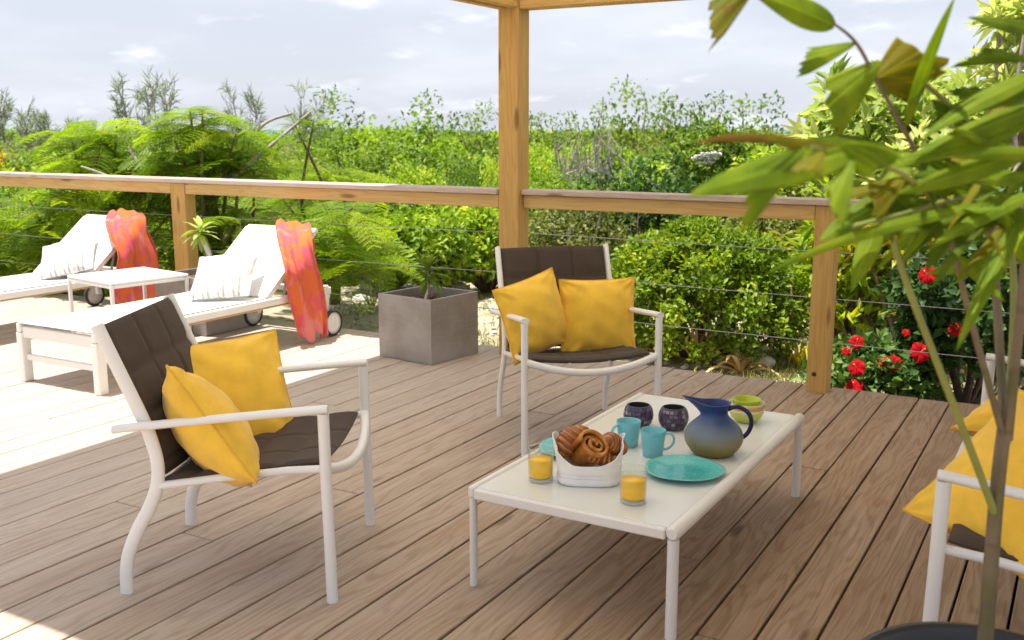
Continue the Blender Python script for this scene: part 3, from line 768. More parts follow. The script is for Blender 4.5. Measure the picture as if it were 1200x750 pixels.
# ---------------------------------------------------------------- towels
def towel(label, rows, seed, fold, group):
    """rows: (left point, right point) across the cloth from the hidden end over the backrest to the hanging hem"""
    c = sum((Vector(a) + Vector(b_) for a, b_ in rows), Vector()) / (2 * len(rows)); c.z = 0
    Lp = smooth_path([Vector(a) - c for a, _ in rows], 8); Rp = smooth_path([Vector(b_) - c for _, b_ in rows], 8)
    n = len(Lp) - 1; r = random.Random(seed); ph = [r.uniform(0, 6.28) for _ in range(5)]
    def f(a, b_):
        i = a * n; k = min(int(i), n - 1)
        p, q = Lp[k].lerp(Lp[k + 1], i - k), Rp[k].lerp(Rp[k + 1], i - k)
        t = ((Lp[min(k + 1, n)] - Lp[max(k - 1, 0)]) + (Rp[min(k + 1, n)] - Rp[max(k - 1, 0)])).normalized()
        w = (q - p); nr = w.normalized().cross(t)
        s = 0.5 + 0.5 * a
        dev = 1.7 * fold * s * (math.sin(b_ * 16 + ph[0] + 2.6 * math.sin(a * 3 + ph[3] + 2 * b_)) + 0.5 * math.sin(b_ * 24 + ph[1] + a * 5) * (.4 + .6 * math.sin(a * 7 + ph[4]) ** 2) + .9 * math.sin(b_ * 5 + a * 6 + ph[2]) + .25 * math.sin(a * 19 + b_ * 9 + ph[1]))
        hem = Vector((0, 0, 0.03 * math.sin(b_ * 12 + ph[4]) * a ** 6))
        return p.lerp(q, b_) + nr * dev + hem
    m = MB(); m.grid(f, 90, 60)
    o = m.obj('beach_towel', 'towel', None, c)
    sd = o.modifiers.new('thickness', 'SOLIDIFY'); sd.thickness = 0.006
    tag(o, label, 'towel', group)
    return o
GT = 'pink and orange towels over the lounger backs'
X1 = -4.455
towel('pink and orange tie-dye towel hanging to the deck beside the white lounger wheel', [
    ((-4.90, 5.36, .50), (-4.62, 5.34, .46)), ((-4.90, 5.355, .66), (-4.62, 5.35, .64)), ((-4.91, 5.325, .775), (-4.64, 5.32, .775)),
    ((-4.84, 5.22, .745), (-4.56, 5.25, .765)), ((-4.60, 4.98, .64), (-4.47, 5.16, .67)), ((X1 - .0, 4.88, .50), (X1 + .02, 5.16, .53)),
    ((X1, 4.91, .35), (X1 + .03, 5.20, .36)), ((X1, 4.95, .19), (X1 + .04, 5.22, .20)), ((X1 + .01, 4.98, .03), (X1 + .05, 5.20, .05))], 4, .0095, GT)
X2 = -6.17
towel('pink and orange tie-dye towel hanging behind the small white side table', [
    ((-6.60, 5.37, .30), (-6.24, 5.40, .20)), ((-6.60, 5.36, .55), (-6.22, 5.40, .48)), ((-6.62, 5.325, .775), (-6.30, 5.325, .775)),
    ((-6.53, 5.19, .73), (-6.20, 5.27, .76)), ((-6.28, 5.0, .62), (-6.17, 5.26, .66)), ((X2, 4.97, .50), (X2 + .02, 5.29, .52)),
    ((X2, 4.93, .36), (X2 + .03, 5.31, .37)), ((X2, 4.91, .2), (X2 + .03, 5.28, .2)), ((X2, 4.90, .04), (X2 + .03, 5.26, .05))], 9, .011, GT)

# ---------------------------------------------------------------- small white side table
st = thing('side_table', 'small square white metal side table between the two loungers', 'side table', (-5.68, 4.66, 0), R(-10))
m = MB(); m.box(-.285, .285, -.285, .285, .412, .43, .004); m.obj('tabletop', 'white paint', st)
for a in range(4):
    m = MB(); M = Matrix.Rotation(a * PI / 2, 4, 'Z')
    m.box(-.262, .262, -.283, -.263, .388, .4105, .003, M=M); m.obj('apron', 'white paint', st)
    m = MB(); m.box(-.286, -.264, -.286, -.264, 0, .4105, .003, M=M); m.obj('leg', 'white paint', st)

# ---------------------------------------------------------------- planters
def planter(label, loc, rz, w, d, h):
    t = thing('planter', label, 'planter', loc, rz, 'square grey planters on the deck')
    th = .018
    m = MB(); bm = bmesh.new()
    out = [(-w / 2, -d / 2), (w / 2, -d / 2), (w / 2, d / 2), (-w / 2, d / 2)]; inn = [(x - math.copysign(th, x), y - math.copysign(th, y)) for x, y in out]
    vs = [(x, y, .004) for x, y in out] + [(x, y, h - .002) for x, y in out] + [(x * .995, y * .995, h) for x, y in out] + [(x * 1.004, y * 1.004, h) for x, y in inn] + [(x, y, h - .003) for x, y in inn] + [(x, y, h - .12) for x, y in inn]
    fs = [(3, 2, 1, 0)]
    for l in range(5):
        for k in range(4): fs.append((l * 4 + k, l * 4 + (k + 1) % 4, l * 4 + 4 + (k + 1) % 4, l * 4 + 4 + k))
    m.add(vs, fs, 0, False); m.obj('box', 'planter', t)
    r = random.Random(w * 100)
    m = MB(); sw, sd_ = w / 2 - th - .001, d / 2 - th - .001
    m.grid(lambda a, b_: Vector(((a * 2 - 1) * sw, (b_ * 2 - 1) * sd_, h - .06 + .012 * math.sin(a * 9) * math.sin(b_ * 7 + 1))), 14, 14); so = m.obj('soil', 'soil', t)
    m = MB()
    for k in range(130):
        x, y = r.uniform(-sw + .02, sw - .02), r.uniform(-sd_ + .02, sd_ - .02)
        M = Matrix.Translation((x, y, h - .05)) @ Euler((r.uniform(-.5, .5), r.uniform(-.5, .5), r.uniform(0, 6))).to_matrix().to_4x4()
        s = r.uniform(.008, .02); m.box(-s, s, -s * .6, s * .6, -.004, .004, 0, M=M)
    c = m.obj('bark_chips', 'bark chip', so); c['kind'] = 'stuff'
    return t
planter('square grey planter standing alone at the deck edge by the armchair', (-3.57, 5.19, 0), R(-8), .44, .44, .40)
planter('square grey planter half hidden between the two loungers', (-5.46, 5.13, 0), R(0), .48, .46, .40)

# ---------------------------------------------------------------- coffee table
ct = thing('coffee_table', 'long low white coffee table with pale frosted top set for breakfast', 'coffee table', (-1.238, 3.16, 0), R(-0.6))
TX, TY, TH = .336, .655, .325
m = MB(); m.box(-TX + .016, TX - .03, -TY + .012, TY - .012, TH - .014, TH - .002, .002); m.obj('tabletop', 'frosted top', ct)
m = MB()
m.tube([(TX - .012, -TY - .012, TH - .013)] + [(TX - .012, -TY + 1.31 * k / 8, TH - .013) for k in range(9)] + [(TX - .012, TY + .012, TH - .013)], [.015] + [.021] * 9 + [.015], 14); m.obj('side_rail', 'table frame', ct)
m = MB(); m.box(-TX - .008, -TX + .0145, -TY - .004, TY + .004, TH - .034, TH + .002, .005); m.obj('side_rail', 'table frame', ct)
for s in (-1, 1):
    m = MB(); y = s * (TY - .003); m.box(-TX + .015, TX - .034, y - .010, y + .010, TH - .036, TH - .004, .004); m.obj('end_rail', 'table frame', ct)
    m = MB(); m.tube([(TX - .012, s * (TY - .004), 0), (TX - .012, s * (TY - .004), TH - .032)], .0185, 14, side=(0, 1, 0), rb=.0165); m.obj('leg', 'table frame', ct)
    m = MB(); m.tube([(-TX + .003, s * (TY - .012), 0), (-TX + .003, s * (TY - .012), TH - .0345)], .016, 14, side=(0, 1, 0), rb=.0105); m.obj('leg', 'table frame', ct)

# ---------------------------------------------------------------- breakfast things (all stand on the table top)
TZ = TH - .0018
def tumbler(label, loc):
    t = thing('juice_glass', label, 'glass', loc, 0, 'glasses of orange juice')
    m = MB(); m.lathe([(.0001, 0.0), (.036, 0.0), (.0385, .004), (.0393, .02), (.0398, .105), (.0392, .1075), (.0384, .105), (.0372, .02), (.034, .013), (.0001, .012)], 40); m.obj('tumbler', 'glass', t)
    m = MB(); m.lathe([(.0001, .0124), (.0335, .0134), (.0368, .0205), (.0374, .071), (.0001, .071)], 40); m.obj('juice', 'juice', t)
    m = MB(); m.lathe([(.0384, .1055), (.0392, .1075), (.0401, .1055), (.0392, .1045), (.0384, .1055)], 40); m.obj('rim', 'glass edge', t)
    m = MB(); m.lathe([(.033, .0005), (.0365, .0008), (.0382, .004), (.0378, .0085), (.034, .0105)], 40); m.obj('base', 'glass edge', t)
tumbler('tumbler of orange juice left of the bread bag', (-1.424, 2.672, TZ))
tumbler('tumbler of orange juice in front of the bread bag', (-1.100, 2.642, TZ))
def plate(label, loc):
    def fx(p, a): 
        w = 1 + .018 * math.sin(3 * a + 1) + .012 * math.sin(5 * a); return Vector((p.x * w, p.y * w, p.z + .0012 * math.sin(4 * a) * min(1, p.length / .1)))
    m = MB(); m.lathe([(.0001, 0), (.055, 0), (.08, .003), (.112, .012), (.125, .0185), (.1265, .0205), (.125, .0215), (.11, .016), (.08, .007), (.055, .0045), (.0001, .004)], 56, fx=fx)
    tag(m.obj('plate', 'plate', None, loc), label, 'plate', 'turquoise plates')
plate('turquoise glazed plate lying in front of the pitcher', (-1.058, 2.955, TZ))
plate('turquoise glazed plate half hidden behind the bread bag', (-1.458, 2.985, TZ))
def mug(label, loc, rz):
    t = thing('mug', label, 'mug', loc, rz, 'turquoise mugs')
    m = MB(); m.lathe([(.0001, .001), (.030, .0), (.033, .002), (.0375, .04), (.0425, .088), (.0422, .0905), (.0405, .0895), (.0355, .04), (.031, .008), (.0001, .007)], 40); m.obj('cup', 'turquoise', t)
    m = MB(); m.tube(smooth_path([(.038, 0, .076), (.055, 0, .079), (.068, 0, .066), (.067, 0, .045), (.052, 0, .027), (.036, 0, .023)], 5), .0058, 10, side=(0, 1, 0), rb=.0042); m.obj('handle', 'turquoise', t)
mug('turquoise mug just behind the croissants', (-1.328, 3.135, TZ), R(-120))
mug('turquoise mug with its handle towards the pitcher', (-1.213, 3.075, TZ), R(25))
def candle_holder(label, loc, seed):
    t = thing('candle_holder', label, 'candle holder', loc, seed, 'mosaic candle holders')
    prof = [(.030, 0), (.040, .006), (.0505, .025), (.0535, .045), (.050, .065), (.0415, .082)]
    P = smooth_path([(r_, 0, z) for r_, z in prof], 4)
    m = MB(); m.lathe([(.0001, 0)] + [(p.x, p.z) for p in P] + [(.038, .0825), (.0385, .08), (.047, .062), (.050, .045), (.046, .02), (.03, .006), (.0001, .005)], 36); m.obj('bowl', 'grout', t)
    r = random.Random(seed); m = MB()
    for i in range(1, len(P) - 2, 3):
        a0, a1 = P[i], P[min(i + 3, len(P) - 1)]
        nn = 20; off = r.random()
        for k in range(nn):
            g_ = .10 + r.uniform(-.03, .05); t0, t1 = (k + off + g_) / nn * 2 * PI, (k + 1 + off - g_) / nn * 2 * PI
            q0, q1 = a0.lerp(a1, .1 + r.uniform(0, .06)), a0.lerp(a1, .9 - r.uniform(0, .06))
            vs = [Vector((q.x * math.cos(tt), q.x * math.sin(tt), q.z)) for q, tt in ((q0, t0), (q0, t1), (q1, t1), (q1, t0))]
            out = [v + Vector((v.x, v.y, 0)).normalized() * .0022 for v in vs]
            m.add(vs + out, [(4, 5, 6, 7), (0, 1, 5, 4), (1, 2, 6, 5), (2, 3, 7, 6), (3, 0, 4, 7)], 0, False, r.random() ** 1.3)
    tl = m.obj('mosaic_tiles', 'mosaic', t); tl['kind'] = 'stuff'
candle_holder('purple mosaic candle holder nearer the left edge, behind the rear mug', (-1.39, 3.372, TZ), 1)
candle_holder('purple mosaic candle holder standing next to the pitcher', (-1.266, 3.405, TZ), 2)
pt = thing('pitcher', 'round bellied pitcher fading from cobalt blue to olive', 'pitcher', (-1.045, 3.20, TZ), R(200))
prof = smooth_path([(.055, 0, 0), (.07, 0, .006), (.092, 0, .035), (.0985, 0, .062), (.088, 0, .092), (.062, 0, .118), (.046, 0, .135), (.045, 0, .155), (.054, 0, .178)], 4)
inn = [(p.x - .005, p.z) for p in prof[::-1] if p.z > .02]
def spout(p, a):
    f = max(0, math.cos(a)) ** 6 * max(0, (p.z - .135) / .045) ** 1.3
    return Vector((p.x + .062 * f, p.y * (1 - .35 * min(1, f)), p.z + .022 * f))
m = MB(); m.lathe([(.0001, 0)] + [(p.x, p.z) for p in prof] + inn + [(.0001, .02)], 56, fx=spout); m.obj('body', 'pitcher', pt)
m = MB(); m.tube(smooth_path([(-.040, 0, .155), (-.075, 0, .166), (-.112, 0, .145), (-.122, 0, .110), (-.112, 0, .078), (-.094, 0, .060)], 6), .0085, 12, side=(0, 1, 0), rb=.0075); m.obj('handle', 'cobalt', pt)
def bowl(label, z, r, h, mat):
    m = MB(); m.lathe([(.0001, 0), (r * .55, 0), (r * .62, .004), (r * .88, h * .5), (r, h), (r * .985, h + .002), (r * .93, h), (r * .80, h * .5), (r * .5, .008), (.0001, .006)], 44)
    tag(m.obj('bowl', mat, None, (-1.063, 3.632, TZ + z)), label, 'bowl', 'bowls stacked at the far end of the table')
bowl('lime green bowl at the bottom of the bowl stack', 0, .064, .040, 'bowl lime')
bowl('cream bowl just above the bottom one of the stack', .0115, .066, .040, 'bowl cream')
bowl('orange bowl just under the cream one with the green top bowl', .023, .067, .040, 'bowl orange')
bowl('cream bowl directly under the small green top bowl', .034, .0655, .040, 'bowl cream')
bowl('small bright green bowl on top of the bowl stack', .050, .053, .036, 'bowl green')

# bread bag and pastries
bag = MB(); BX, BY = .098, .075
def bagf(a, b_):
    th = a * 2 * PI; c, s_ = math.cos(th), math.sin(th); e = .55
    px, py = BX * math.copysign(abs(c) ** e, c), BY * math.copysign(abs(s_) ** e, s_)
    rim = .112 + .026 * abs(c) ** 2 - .040 * max(0, -s_) ** 1.5 + .005 * math.sin(5 * th)
    z = b_ * rim; fl = 1 - .10 * math.sin(PI * min(1, b_ * 1.1)) * .4 + .10 * b_ ** 3
    if b_ < .08: fl *= .9 + 1.25 * b_
    w = 1 + .035 * math.sin(th * 5 + b_ * 6) * b_ + .022 * math.sin(th * 9 + 2 + 3 * b_) * b_ + .01 * math.sin(th * 17)
    crease = -.004 * math.exp(-((z - .022) / .004) ** 2) - .003 * math.exp(-((z - .033) / .004) ** 2)
    L_ = math.hypot(px, py)
    return Vector((px * fl * w * (1 + crease / L_), py * fl * w * (1 + crease / L_), z + .0005))
bag.grid(bagf, 72, 26)
bag.add([bagf(k / 72, 0) for k in range(72)], [tuple(range(72))[::-1]], 0, False)
bo = bag.obj('bread_bag', 'bread bag', None, (-1.297, 2.752, TZ + .001), (0, 0, R(25)))
sd = bo.modifiers.new('thickness', 'SOLIDIFY'); sd.thickness = 0.003; sd.offset = 1
tag(bo, 'open white cloth bread bag full of pastries on the table', 'bread bag')
def croissant(label, c, rot, L_, rad, curl, seed):
    r = random.Random(seed); m = MB(); N, S = 64, 20; vs = []; var = []
    for i in range(N + 1):
        t = i / N; u = t * 2 - 1
        cen = Vector((u * L_ / 2, -curl * u * u, 0))
        k = t * 7.0; saw = (k % 1)
        rr = rad * (max(0.02, 1 - abs(u) ** 2.2)) ** .62 * (1 + .13 * (1 - saw) ** 1.5 * (1 if u < 0 else 1) - .04)
        for j in range(S):
            a = 2 * PI * j / S; kk = (k + .35 * math.sin(a)) % 1
            q = rr * (1 + .09 * (kk if u < 0 else 1 - kk) + .03 * math.sin(3 * a + seed + 5 * t))
            vs.append(cen + Vector((0, math.cos(a) * q, math.sin(a) * q * .9)))
            var.append(.15 + .75 * (kk if u < 0 else 1 - kk) ** 2.5)
    fs = [(i * S + j, i * S + (j + 1) % S, (i + 1) * S + (j + 1) % S, (i + 1) * S + j) for i in range(N) for j in range(S)]
    fs += [tuple(range(S))[::-1], tuple(N * S + j for j in range(S))]
    m.add(vs, fs, 0, True, var)
    tag(m.obj('croissant', 'pastry', None, c, rot), label, 'pastry', 'pastries in the bread bag')
BC = Vector((-1.297, 2.752, TZ + .018))
croissant('croissant poking out at the left of the bread bag', BC + Vector((-.062, -.012, .105)), (R(15), R(-38), R(60)), .135, .036, .02, 1)
croissant('croissant at the right end of the bread bag', BC + Vector((.058, .040, .098)), (R(10), R(30), R(80)), .12, .034, .022, 2)
croissant('small croissant low at the right inside the bread bag', BC + Vector((.040, -.012, .072)), (R(20), R(25), R(50)), .11, .029, .02, 6)
# rolled chocolate pastry: flat sheet wound on itself
pc = thing('chocolate_roll', 'rolled chocolate pastry in the middle of the bread bag', 'pastry', BC + Vector((.004, -.018, .080)), 0, None)
pc.rotation_euler = (R(40), R(34), R(20))
m = MB(); N = 90
def roll(a, b_):
    th = a * 2.6 * 2 * PI; r_ = .008 + .0128 * th / (2 * PI) * 1.15
    v = (b_ * 2 - 1); ww = .055 * (1 - .12 * (1 - a))
    return Vector((r_ * math.cos(th) * 1.1, r_ * math.sin(th) * .82, v * ww * 1.15 + .006 * math.sin(th * .5)))
vs = []; fs = []; var = []
for i in range(N + 1):
    for j in range(9):
        vs.append(roll(i / N, j / 8)); var.append(.25 + .3 * abs(math.sin(i * .35)) + .3 * (abs(j - 4) / 4) ** 2)
m.add(vs, [(i * 9 + j, (i + 1) * 9 + j, (i + 1) * 9 + j + 1, i * 9 + j + 1) for i in range(N) for j in range(8)], 0, True, var)
o = m.obj('roll', 'pastry', pc); sd = o.modifiers.new('thickness', 'SOLIDIFY'); sd.thickness = .009; sd.offset = 0
for x_, y_ in ((.014, .004), (-.016, -.006)):
    m = MB(); m.tube([(x_, y_, -.054), (x_, y_, .059)], .0062, 8); m.obj('chocolate_stick', 'chocolate', pc)

exec_veg = True
# ================================================================ VEGETATION
def leaves(name, P, D, Nn, L, W, var, mat, fold=0.25, droop=0.15, wide=0.45):
    """many small folded leaves as one mesh: base, left, tip, right per leaf"""
    P, D, Nn = map(lambda a: np.asarray(a, dtype=np.float64), (P, D, Nn))
    n = len(P); L = np.broadcast_to(np.asarray(L, float), n); W = np.broadcast_to(np.asarray(W, float), n)
    D = D / (np.linalg.norm(D, axis=1, keepdims=True) + 1e-9)
    S = np.cross(D, Nn); S /= (np.linalg.norm(S, axis=1, keepdims=True) + 1e-9); U = np.cross(S, D)
    mid = P + D * (L * wide)[:, None]
    V = np.stack([P, mid + S * (W / 2)[:, None] + U * (fold * W)[:, None], P + D * L[:, None] - U * (droop * L)[:, None], mid - S * (W / 2)[:, None] + U * (fold * W)[:, None]], 1).reshape(-1, 3)
    base = np.arange(n)[:, None] * 4
    F = np.concatenate([base + np.array([[0, 1, 2]]), base + np.array([[0, 2, 3]])], 1).reshape(-1, 3)
    return V, F, np.repeat(np.asarray(var, float), 4)
def np_mesh(name, parts):
    """parts: list of (V, F(tri array), var, material name)"""
    me = bpy.data.meshes.new(name)
    off = 0; VV, FF, AA, MI = [], [], [], []
    mats = []
    for V, F, A, mt in parts:
        if mt not in mats: mats.append(mt)
        VV.append(V); FF.append(F + off); AA.append(A); MI.append(np.full(len(F), mats.index(mt))); off += len(V)
    V, F, A, MI = np.concatenate(VV), np.concatenate(FF), np.concatenate(AA), np.concatenate(MI)
    me.vertices.add(len(V)); me.vertices.foreach_set('co', V.astype(np.float32).ravel())
    me.loops.add(len(F) * 3); me.loops.foreach_set('vertex_index', F.astype(np.int32).ravel())
    me.polygons.add(len(F)); me.polygons.foreach_set('loop_start', np.arange(0, len(F) * 3, 3, dtype=np.int32))
    me.polygons.foreach_set('loop_total', np.full(len(F), 3, dtype=np.int32))
    for mt in mats: me.materials.append(MATS[mt])
    me.polygons.foreach_set('material_index', MI.astype(np.int32))
    a = me.attributes.new('var', 'FLOAT', 'POINT'); a.data.foreach_set('value', A.astype(np.float32))
    me.update(calc_edges=True); me.validate()
    return me
def tri_of(mb):
    F = []
    for q in mb.f:
        for k in range(1, len(q) - 1): F.append((q[0], q[k], q[k + 1]))
    return np.array(mb.v, float).reshape(-1, 3), np.array(F, int).reshape(-1, 3), np.array(mb.var, float)
def unit(v): return v / (np.linalg.norm(v, axis=-1, keepdims=True) + 1e-9)

def crown_leaves(rs, radii, centre, nclump, per, L, W, lobes=0.28, shell=0.55, up=0.5, spread=0.9, csize=0.10, jit=0.25, flat=0.0):
    """leaf rosettes spread through an uneven crown; returns leaves() arguments"""
    radii = np.array(radii, float)
    d = unit(rs.normal(size=(nclump, 3)))
    d[:, 2] = np.where(d[:, 2] < -0.55, -d[:, 2] * .5, d[:, 2])
    k = rs.normal(size=(5, 3)) * 2.2; ph = rs.uniform(0, 6.28, 5)
    lob = 1 + lobes * np.sin(d @ k.T + ph).mean(1) * 1.6
    rr = (shell + (1 - shell) * rs.uniform(0, 1, nclump) ** 0.6) * lob
    c = np.array(centre) + d * rr[:, None] * radii
    out = unit(d / radii * radii.mean() + np.array([0, 0, up]) + rs.normal(size=(nclump, 3)) * .35)
    tone = rs.uniform(-.3, .3, nclump)
    ci = np.repeat(np.arange(nclump), per)
    D = unit(out[ci] * (1 - spread * .4) + unit(rs.normal(size=(len(ci), 3))) * spread)
    D[:, 2] *= (1 - flat)
    P = c[ci] + rs.normal(size=(len(ci), 3)) * csize * radii.mean() + D * L * .2
    Nn = unit(out[ci] + np.array([0, 0, .5]) + rs.normal(size=(len(ci), 3)) * .4)
    l = L * rs.uniform(.7, 1.25, len(ci)); w = W * rs.uniform(.75, 1.2, len(ci))
    var = np.clip(.5 + tone[ci] + rs.normal(size=len(ci)) * jit * .6, 0, 1)
    return P, D, Nn, l, w, var, c
def stems(rs, base, tips, r0, r1, n=7, bend=.12, seg=6):
    m = MB()
    for t in tips:
        a, b_ = Vector(base), Vector(t); mid = a.lerp(b_, .5) + Vector(rs.normal(size=3) * bend) ; mid.z = a.z + (b_.z - a.z) * .45
        pts = smooth_path([a, mid, b_], n); N = len(pts)
        m.tube(pts, [r0 + (r1 - r0) * i / (N - 1) for i in range(N)], seg, cap=False)
    return m

# --- shared crowns for the scrub beyond the garden: unit size, base at 0, top about 2.0
def shrub_mesh(seed, kind):
    rs = np.random.RandomState(seed)
    kw = dict(
        bright=dict(radii=(.95, .95, .85), centre=(0, 0, 1.12), nclump=120, per=150, L=.064, W=.034, csize=.085, mat='leaf bright', shell=.5),
        mid=dict(radii=(1.0, 1.0, .90), centre=(0, 0, 1.05), nclump=120, per=150, L=.062, W=.030, csize=.085, mat='leaf mid', shell=.45, lobes=.4),
        olive=dict(radii=(.95, .95, .9), centre=(0, 0, 1.05), nclump=170, per=60, L=.062, W=.024, mat='leaf olive', shell=.35, lobes=.45, csize=.11),
        glossy=dict(radii=(1.0, 1.0, .9), centre=(0, 0, 1.02), nclump=170, per=60, L=.09, W=.05, csize=.09, mat='leaf bright', shell=.5, lobes=.35),
        far=dict(radii=(1.0, 1.0, .85), centre=(0, 0, 1.1), nclump=90, per=120, L=.072, W=.04, mat='leaf mid', csize=.095, shell=.55, lobes=.5),
        farb=dict(radii=(1.0, 1.0, .8), centre=(0, 0, 1.1), nclump=90, per=120, L=.072, W=.04, mat='leaf bright', csize=.095, shell=.55, lobes=.5),
        sparse=dict(radii=(.42, .42, .95), centre=(0, 0, 1.15), nclump=90, per=9, L=.10, W=.05, mat='leaf mid', shell=.2, lobes=.6, csize=.14),
    )[kind]
    mat = kw.pop('mat')
    P, D, Nn, l, w, var, c = crown_leaves(rs, **kw)
    V, F, A = leaves('x', P, D, Nn, l, w, var, mat)
    st_ = stems(rs, (0, 0, 0), [c[i] for i in rs.choice(len(c), 16 if kind != 'sparse' else 22, replace=False)], .028 if kind != 'sparse' else .014, .006)
    v2, f2, a2 = tri_of(st_)
    return np_mesh('shrub_' + kind, [(V, F, A, mat), (v2, f2, a2, 'bark brown' if kind != 'olive' else 'twig grey')])
SH = {k: [shrub_mesh(s, k) for s in sd_] for k, sd_ in dict(bright=(1, 2), mid=(3, 4), olive=(5, 6), glossy=(7, 8), far=(9, 10), farb=(11, 12), sparse=(13, 14, 15)).items()}
DESC = dict(bright=('leafy_shrub', 'yellow-green shrub', 'shrub', 'yellow-green shrubs in the scrub'),
            mid=('leafy_shrub', 'mid green shrub', 'shrub', 'mid green shrubs in the scrub'),
            olive=('dry_shrub', 'olive twiggy shrub', 'shrub', 'olive shrubs in the scrub'),
            glossy=('broadleaf_shrub', 'broad leaved shrub', 'shrub', 'broad leaved shrubs in the scrub'),
            far=('small_tree', 'mid green tree', 'tree', 'distant green trees'),
            farb=('small_tree', 'yellow-green tree', 'tree', 'distant yellow-green trees'),
            sparse=('sapling', 'thin sparse sapling', 'sapling', 'saplings above the scrub'))
vr = random.Random(11)
def put(kind, px, top, D, wid=1.0, label=None, rz=None):
    p = at(px, top, D); z0 = gz(p.x, p.y) - .05
    h = p.z - z0; s = h / 2.0
    nm, lb, cat, grp = DESC[kind]
    o = link(nm, vr.choice(SH[kind]), None, (p.x, p.y, z0), (0, 0, vr.uniform(0, 6.28) if rz is None else rz))
    o.scale = (s * wid, s * wid, s)
    if not label:
        zone = ('at far left' if px < 150 else 'behind the sun loungers' if px < 330 else 'behind the poinciana branches' if px < 440 else 'left of the tall post' if px < 585
                else 'behind the tall post' if px < 640 else 'right of the tall post' if px < 770 else 'left of the right railing post' if px < 950 else 'behind the palm leaves')
        dep = 'in the nearest scrub' if D < 14 else 'in the middle scrub' if D < 23 else 'in the rear scrub' if D < 41 else 'under the horizon'
        lb = lb + ' ' + dep + ' ' + zone
    return tag(o, label or lb, cat, None if label else grp)
rows = [(11.6, 262, 1.25), (13, 240, 1.15), (14.8, 224, 1.05), (17, 209, 1.0), (20, 197, 1.0), (24, 188, 1.0), (29, 180, 1.0), (35, 174, 1.05), (43, 169, 1.1), (54, 164, 1.25), (70, 160, 1.5), (92, 157, 1.9), (125, 155, 2.4), (175, 153.5, 3.4)]
for ri, (D, top, wid) in enumerate(rows):
    hgt_ = (1.4 - D * (top - 152) / 1190) + 2.9
    step = max(30, 1190 * 1.55 * hgt_ / 2 * wid / D)
    px = -90 + vr.uniform(0, step)
    while px < 1290:
        if not (D < 12 and (px < 470 or 690 < px)):
            if D < 40: kind = vr.choices(['bright', 'mid', 'olive', 'glossy'], [2.4, 3.4, 2.6, 1.0] if not (D < 18 and 640 < px < 970) else [.2, 2.6, 3, .2])[0]
            else: kind = vr.choices(['far', 'farb', 'olive'], [3, 3, 1.0])[0]
            put(kind, px, top + vr.gauss(0, 1) * max(3.4, 300 / D * .75), D * vr.uniform(.95, 1.05), wid * vr.uniform(.9, 1.3))
        px += step * vr.uniform(.75, 1.2)
# named individuals of the middle distance
put('bright', 612, 165, 15.5, .62, 'dense bright yellow-green tree directly behind the tall post')
put('bright', 752, 193, 16, .60, 'rounded bright shrub low above the right handrail')
put('bright', 700, 176, 21, .7, 'bright shrub left of the grey bare thicket'); put('glossy', 470, 196, 13.5, .8, 'large glossy shrub above the handrail left of the tall post')
for px, top, D in ((497, 133, 40), (520, 137, 45), (545, 140, 48), (565, 141, 45), (415, 143, 50), (735, 120, 42), (748, 126, 45), (772, 123, 44), (790, 128, 46), (806, 126, 44), (705, 140, 44), (830, 132, 48), (640, 138, 50), (660, 136, 52), (690, 141, 60), (870, 128, 42), (895, 133, 45), (388, 128, 45), (610, 137, 45)):
    put('sparse', px, top, D, vr.uniform(.75, 1.15))
fw_rs = np.random.RandomState(77)
n = 9000; ang = fw_rs.uniform(R(-30), R(95), n) ; rad = fw_rs.uniform(190, 370, n)
Pw = np.stack([-np.sin(ang) * rad, np.cos(ang) * rad, -3.6 + fw_rs.uniform(0, 4.4, n) + .5 * np.sin(ang * 40)], 1)
V, F, A = leaves('w', Pw, fw_rs.normal(size=(n, 3)), fw_rs.normal(size=(n, 3)) + [0, 0, 1], 1.3, .9, fw_rs.uniform(.1, .9, n), 'leaf mid')
tag(link('far_wood', np_mesh('far_wood', [(V, F, A, 'leaf mid')])), kind='stuff')

# --- casuarinas far left, wispy
def casuarina(label, px, top, D, seed, dens=1.0):
    rs = np.random.RandomState(seed); p = at(px, top, D); z0 = gz(p.x, p.y) - .05; h = p.z - z0
    t = thing('casuarina_tree', label, 'tree', (p.x, p.y, z0), 0, 'wispy grey-green casuarinas')
    m = MB(); lean = rs.normal(size=2) * .06 * h
    top_ = Vector((lean[0], lean[1], h * .97)); m.tube(smooth_path([(0, 0, 0), (lean[0] * .3, lean[1] * .2, h * .5), top_], 6), [.02 * h * (1 - .85 * i / 12) * .6 for i in range(13)], 6)
    P, D_, N_, var = [], [], [], []
    for k in range(int(19 * dens)):
        f = .35 + .63 * rs.uniform(); a = rs.uniform(0, 6.28); ln = h * (.21 - .12 * f) * rs.uniform(.7, 1.3)
        b0 = Vector((lean[0] * f, lean[1] * f, h * f)); dr = Vector((math.cos(a), math.sin(a), 1.7)).normalized()
        b1 = b0 + dr * ln; m.tube([b0, b0.lerp(b1, .5) + Vector((0, 0, -.02 * h)), b1], [.004 * h, .003 * h, .0012 * h], 4, cap=False)
        for q in range(13):
            s = rs.uniform(.25, 1.05); P.append(b0.lerp(b1, s)); D_.append(dr * .7 + Vector(rs.normal(size=3) * .55)); N_.append(rs.normal(size=3)); var.append(rs.uniform())
    n_ = len(P); V, F, A = leaves('c', [tuple(q) for q in P], [tuple(q) for q in D_], N_, h * .07 * rs.uniform(.6, 1.3, n_), h * .005, var, 'leaf grey', droop=.1)
    link('crown', np_mesh('crown', [(V, F, A, 'leaf grey')]), t); m.obj('trunk', 'twig grey', t)
LC = 'wispy grey-green casuarina standing against the sky'
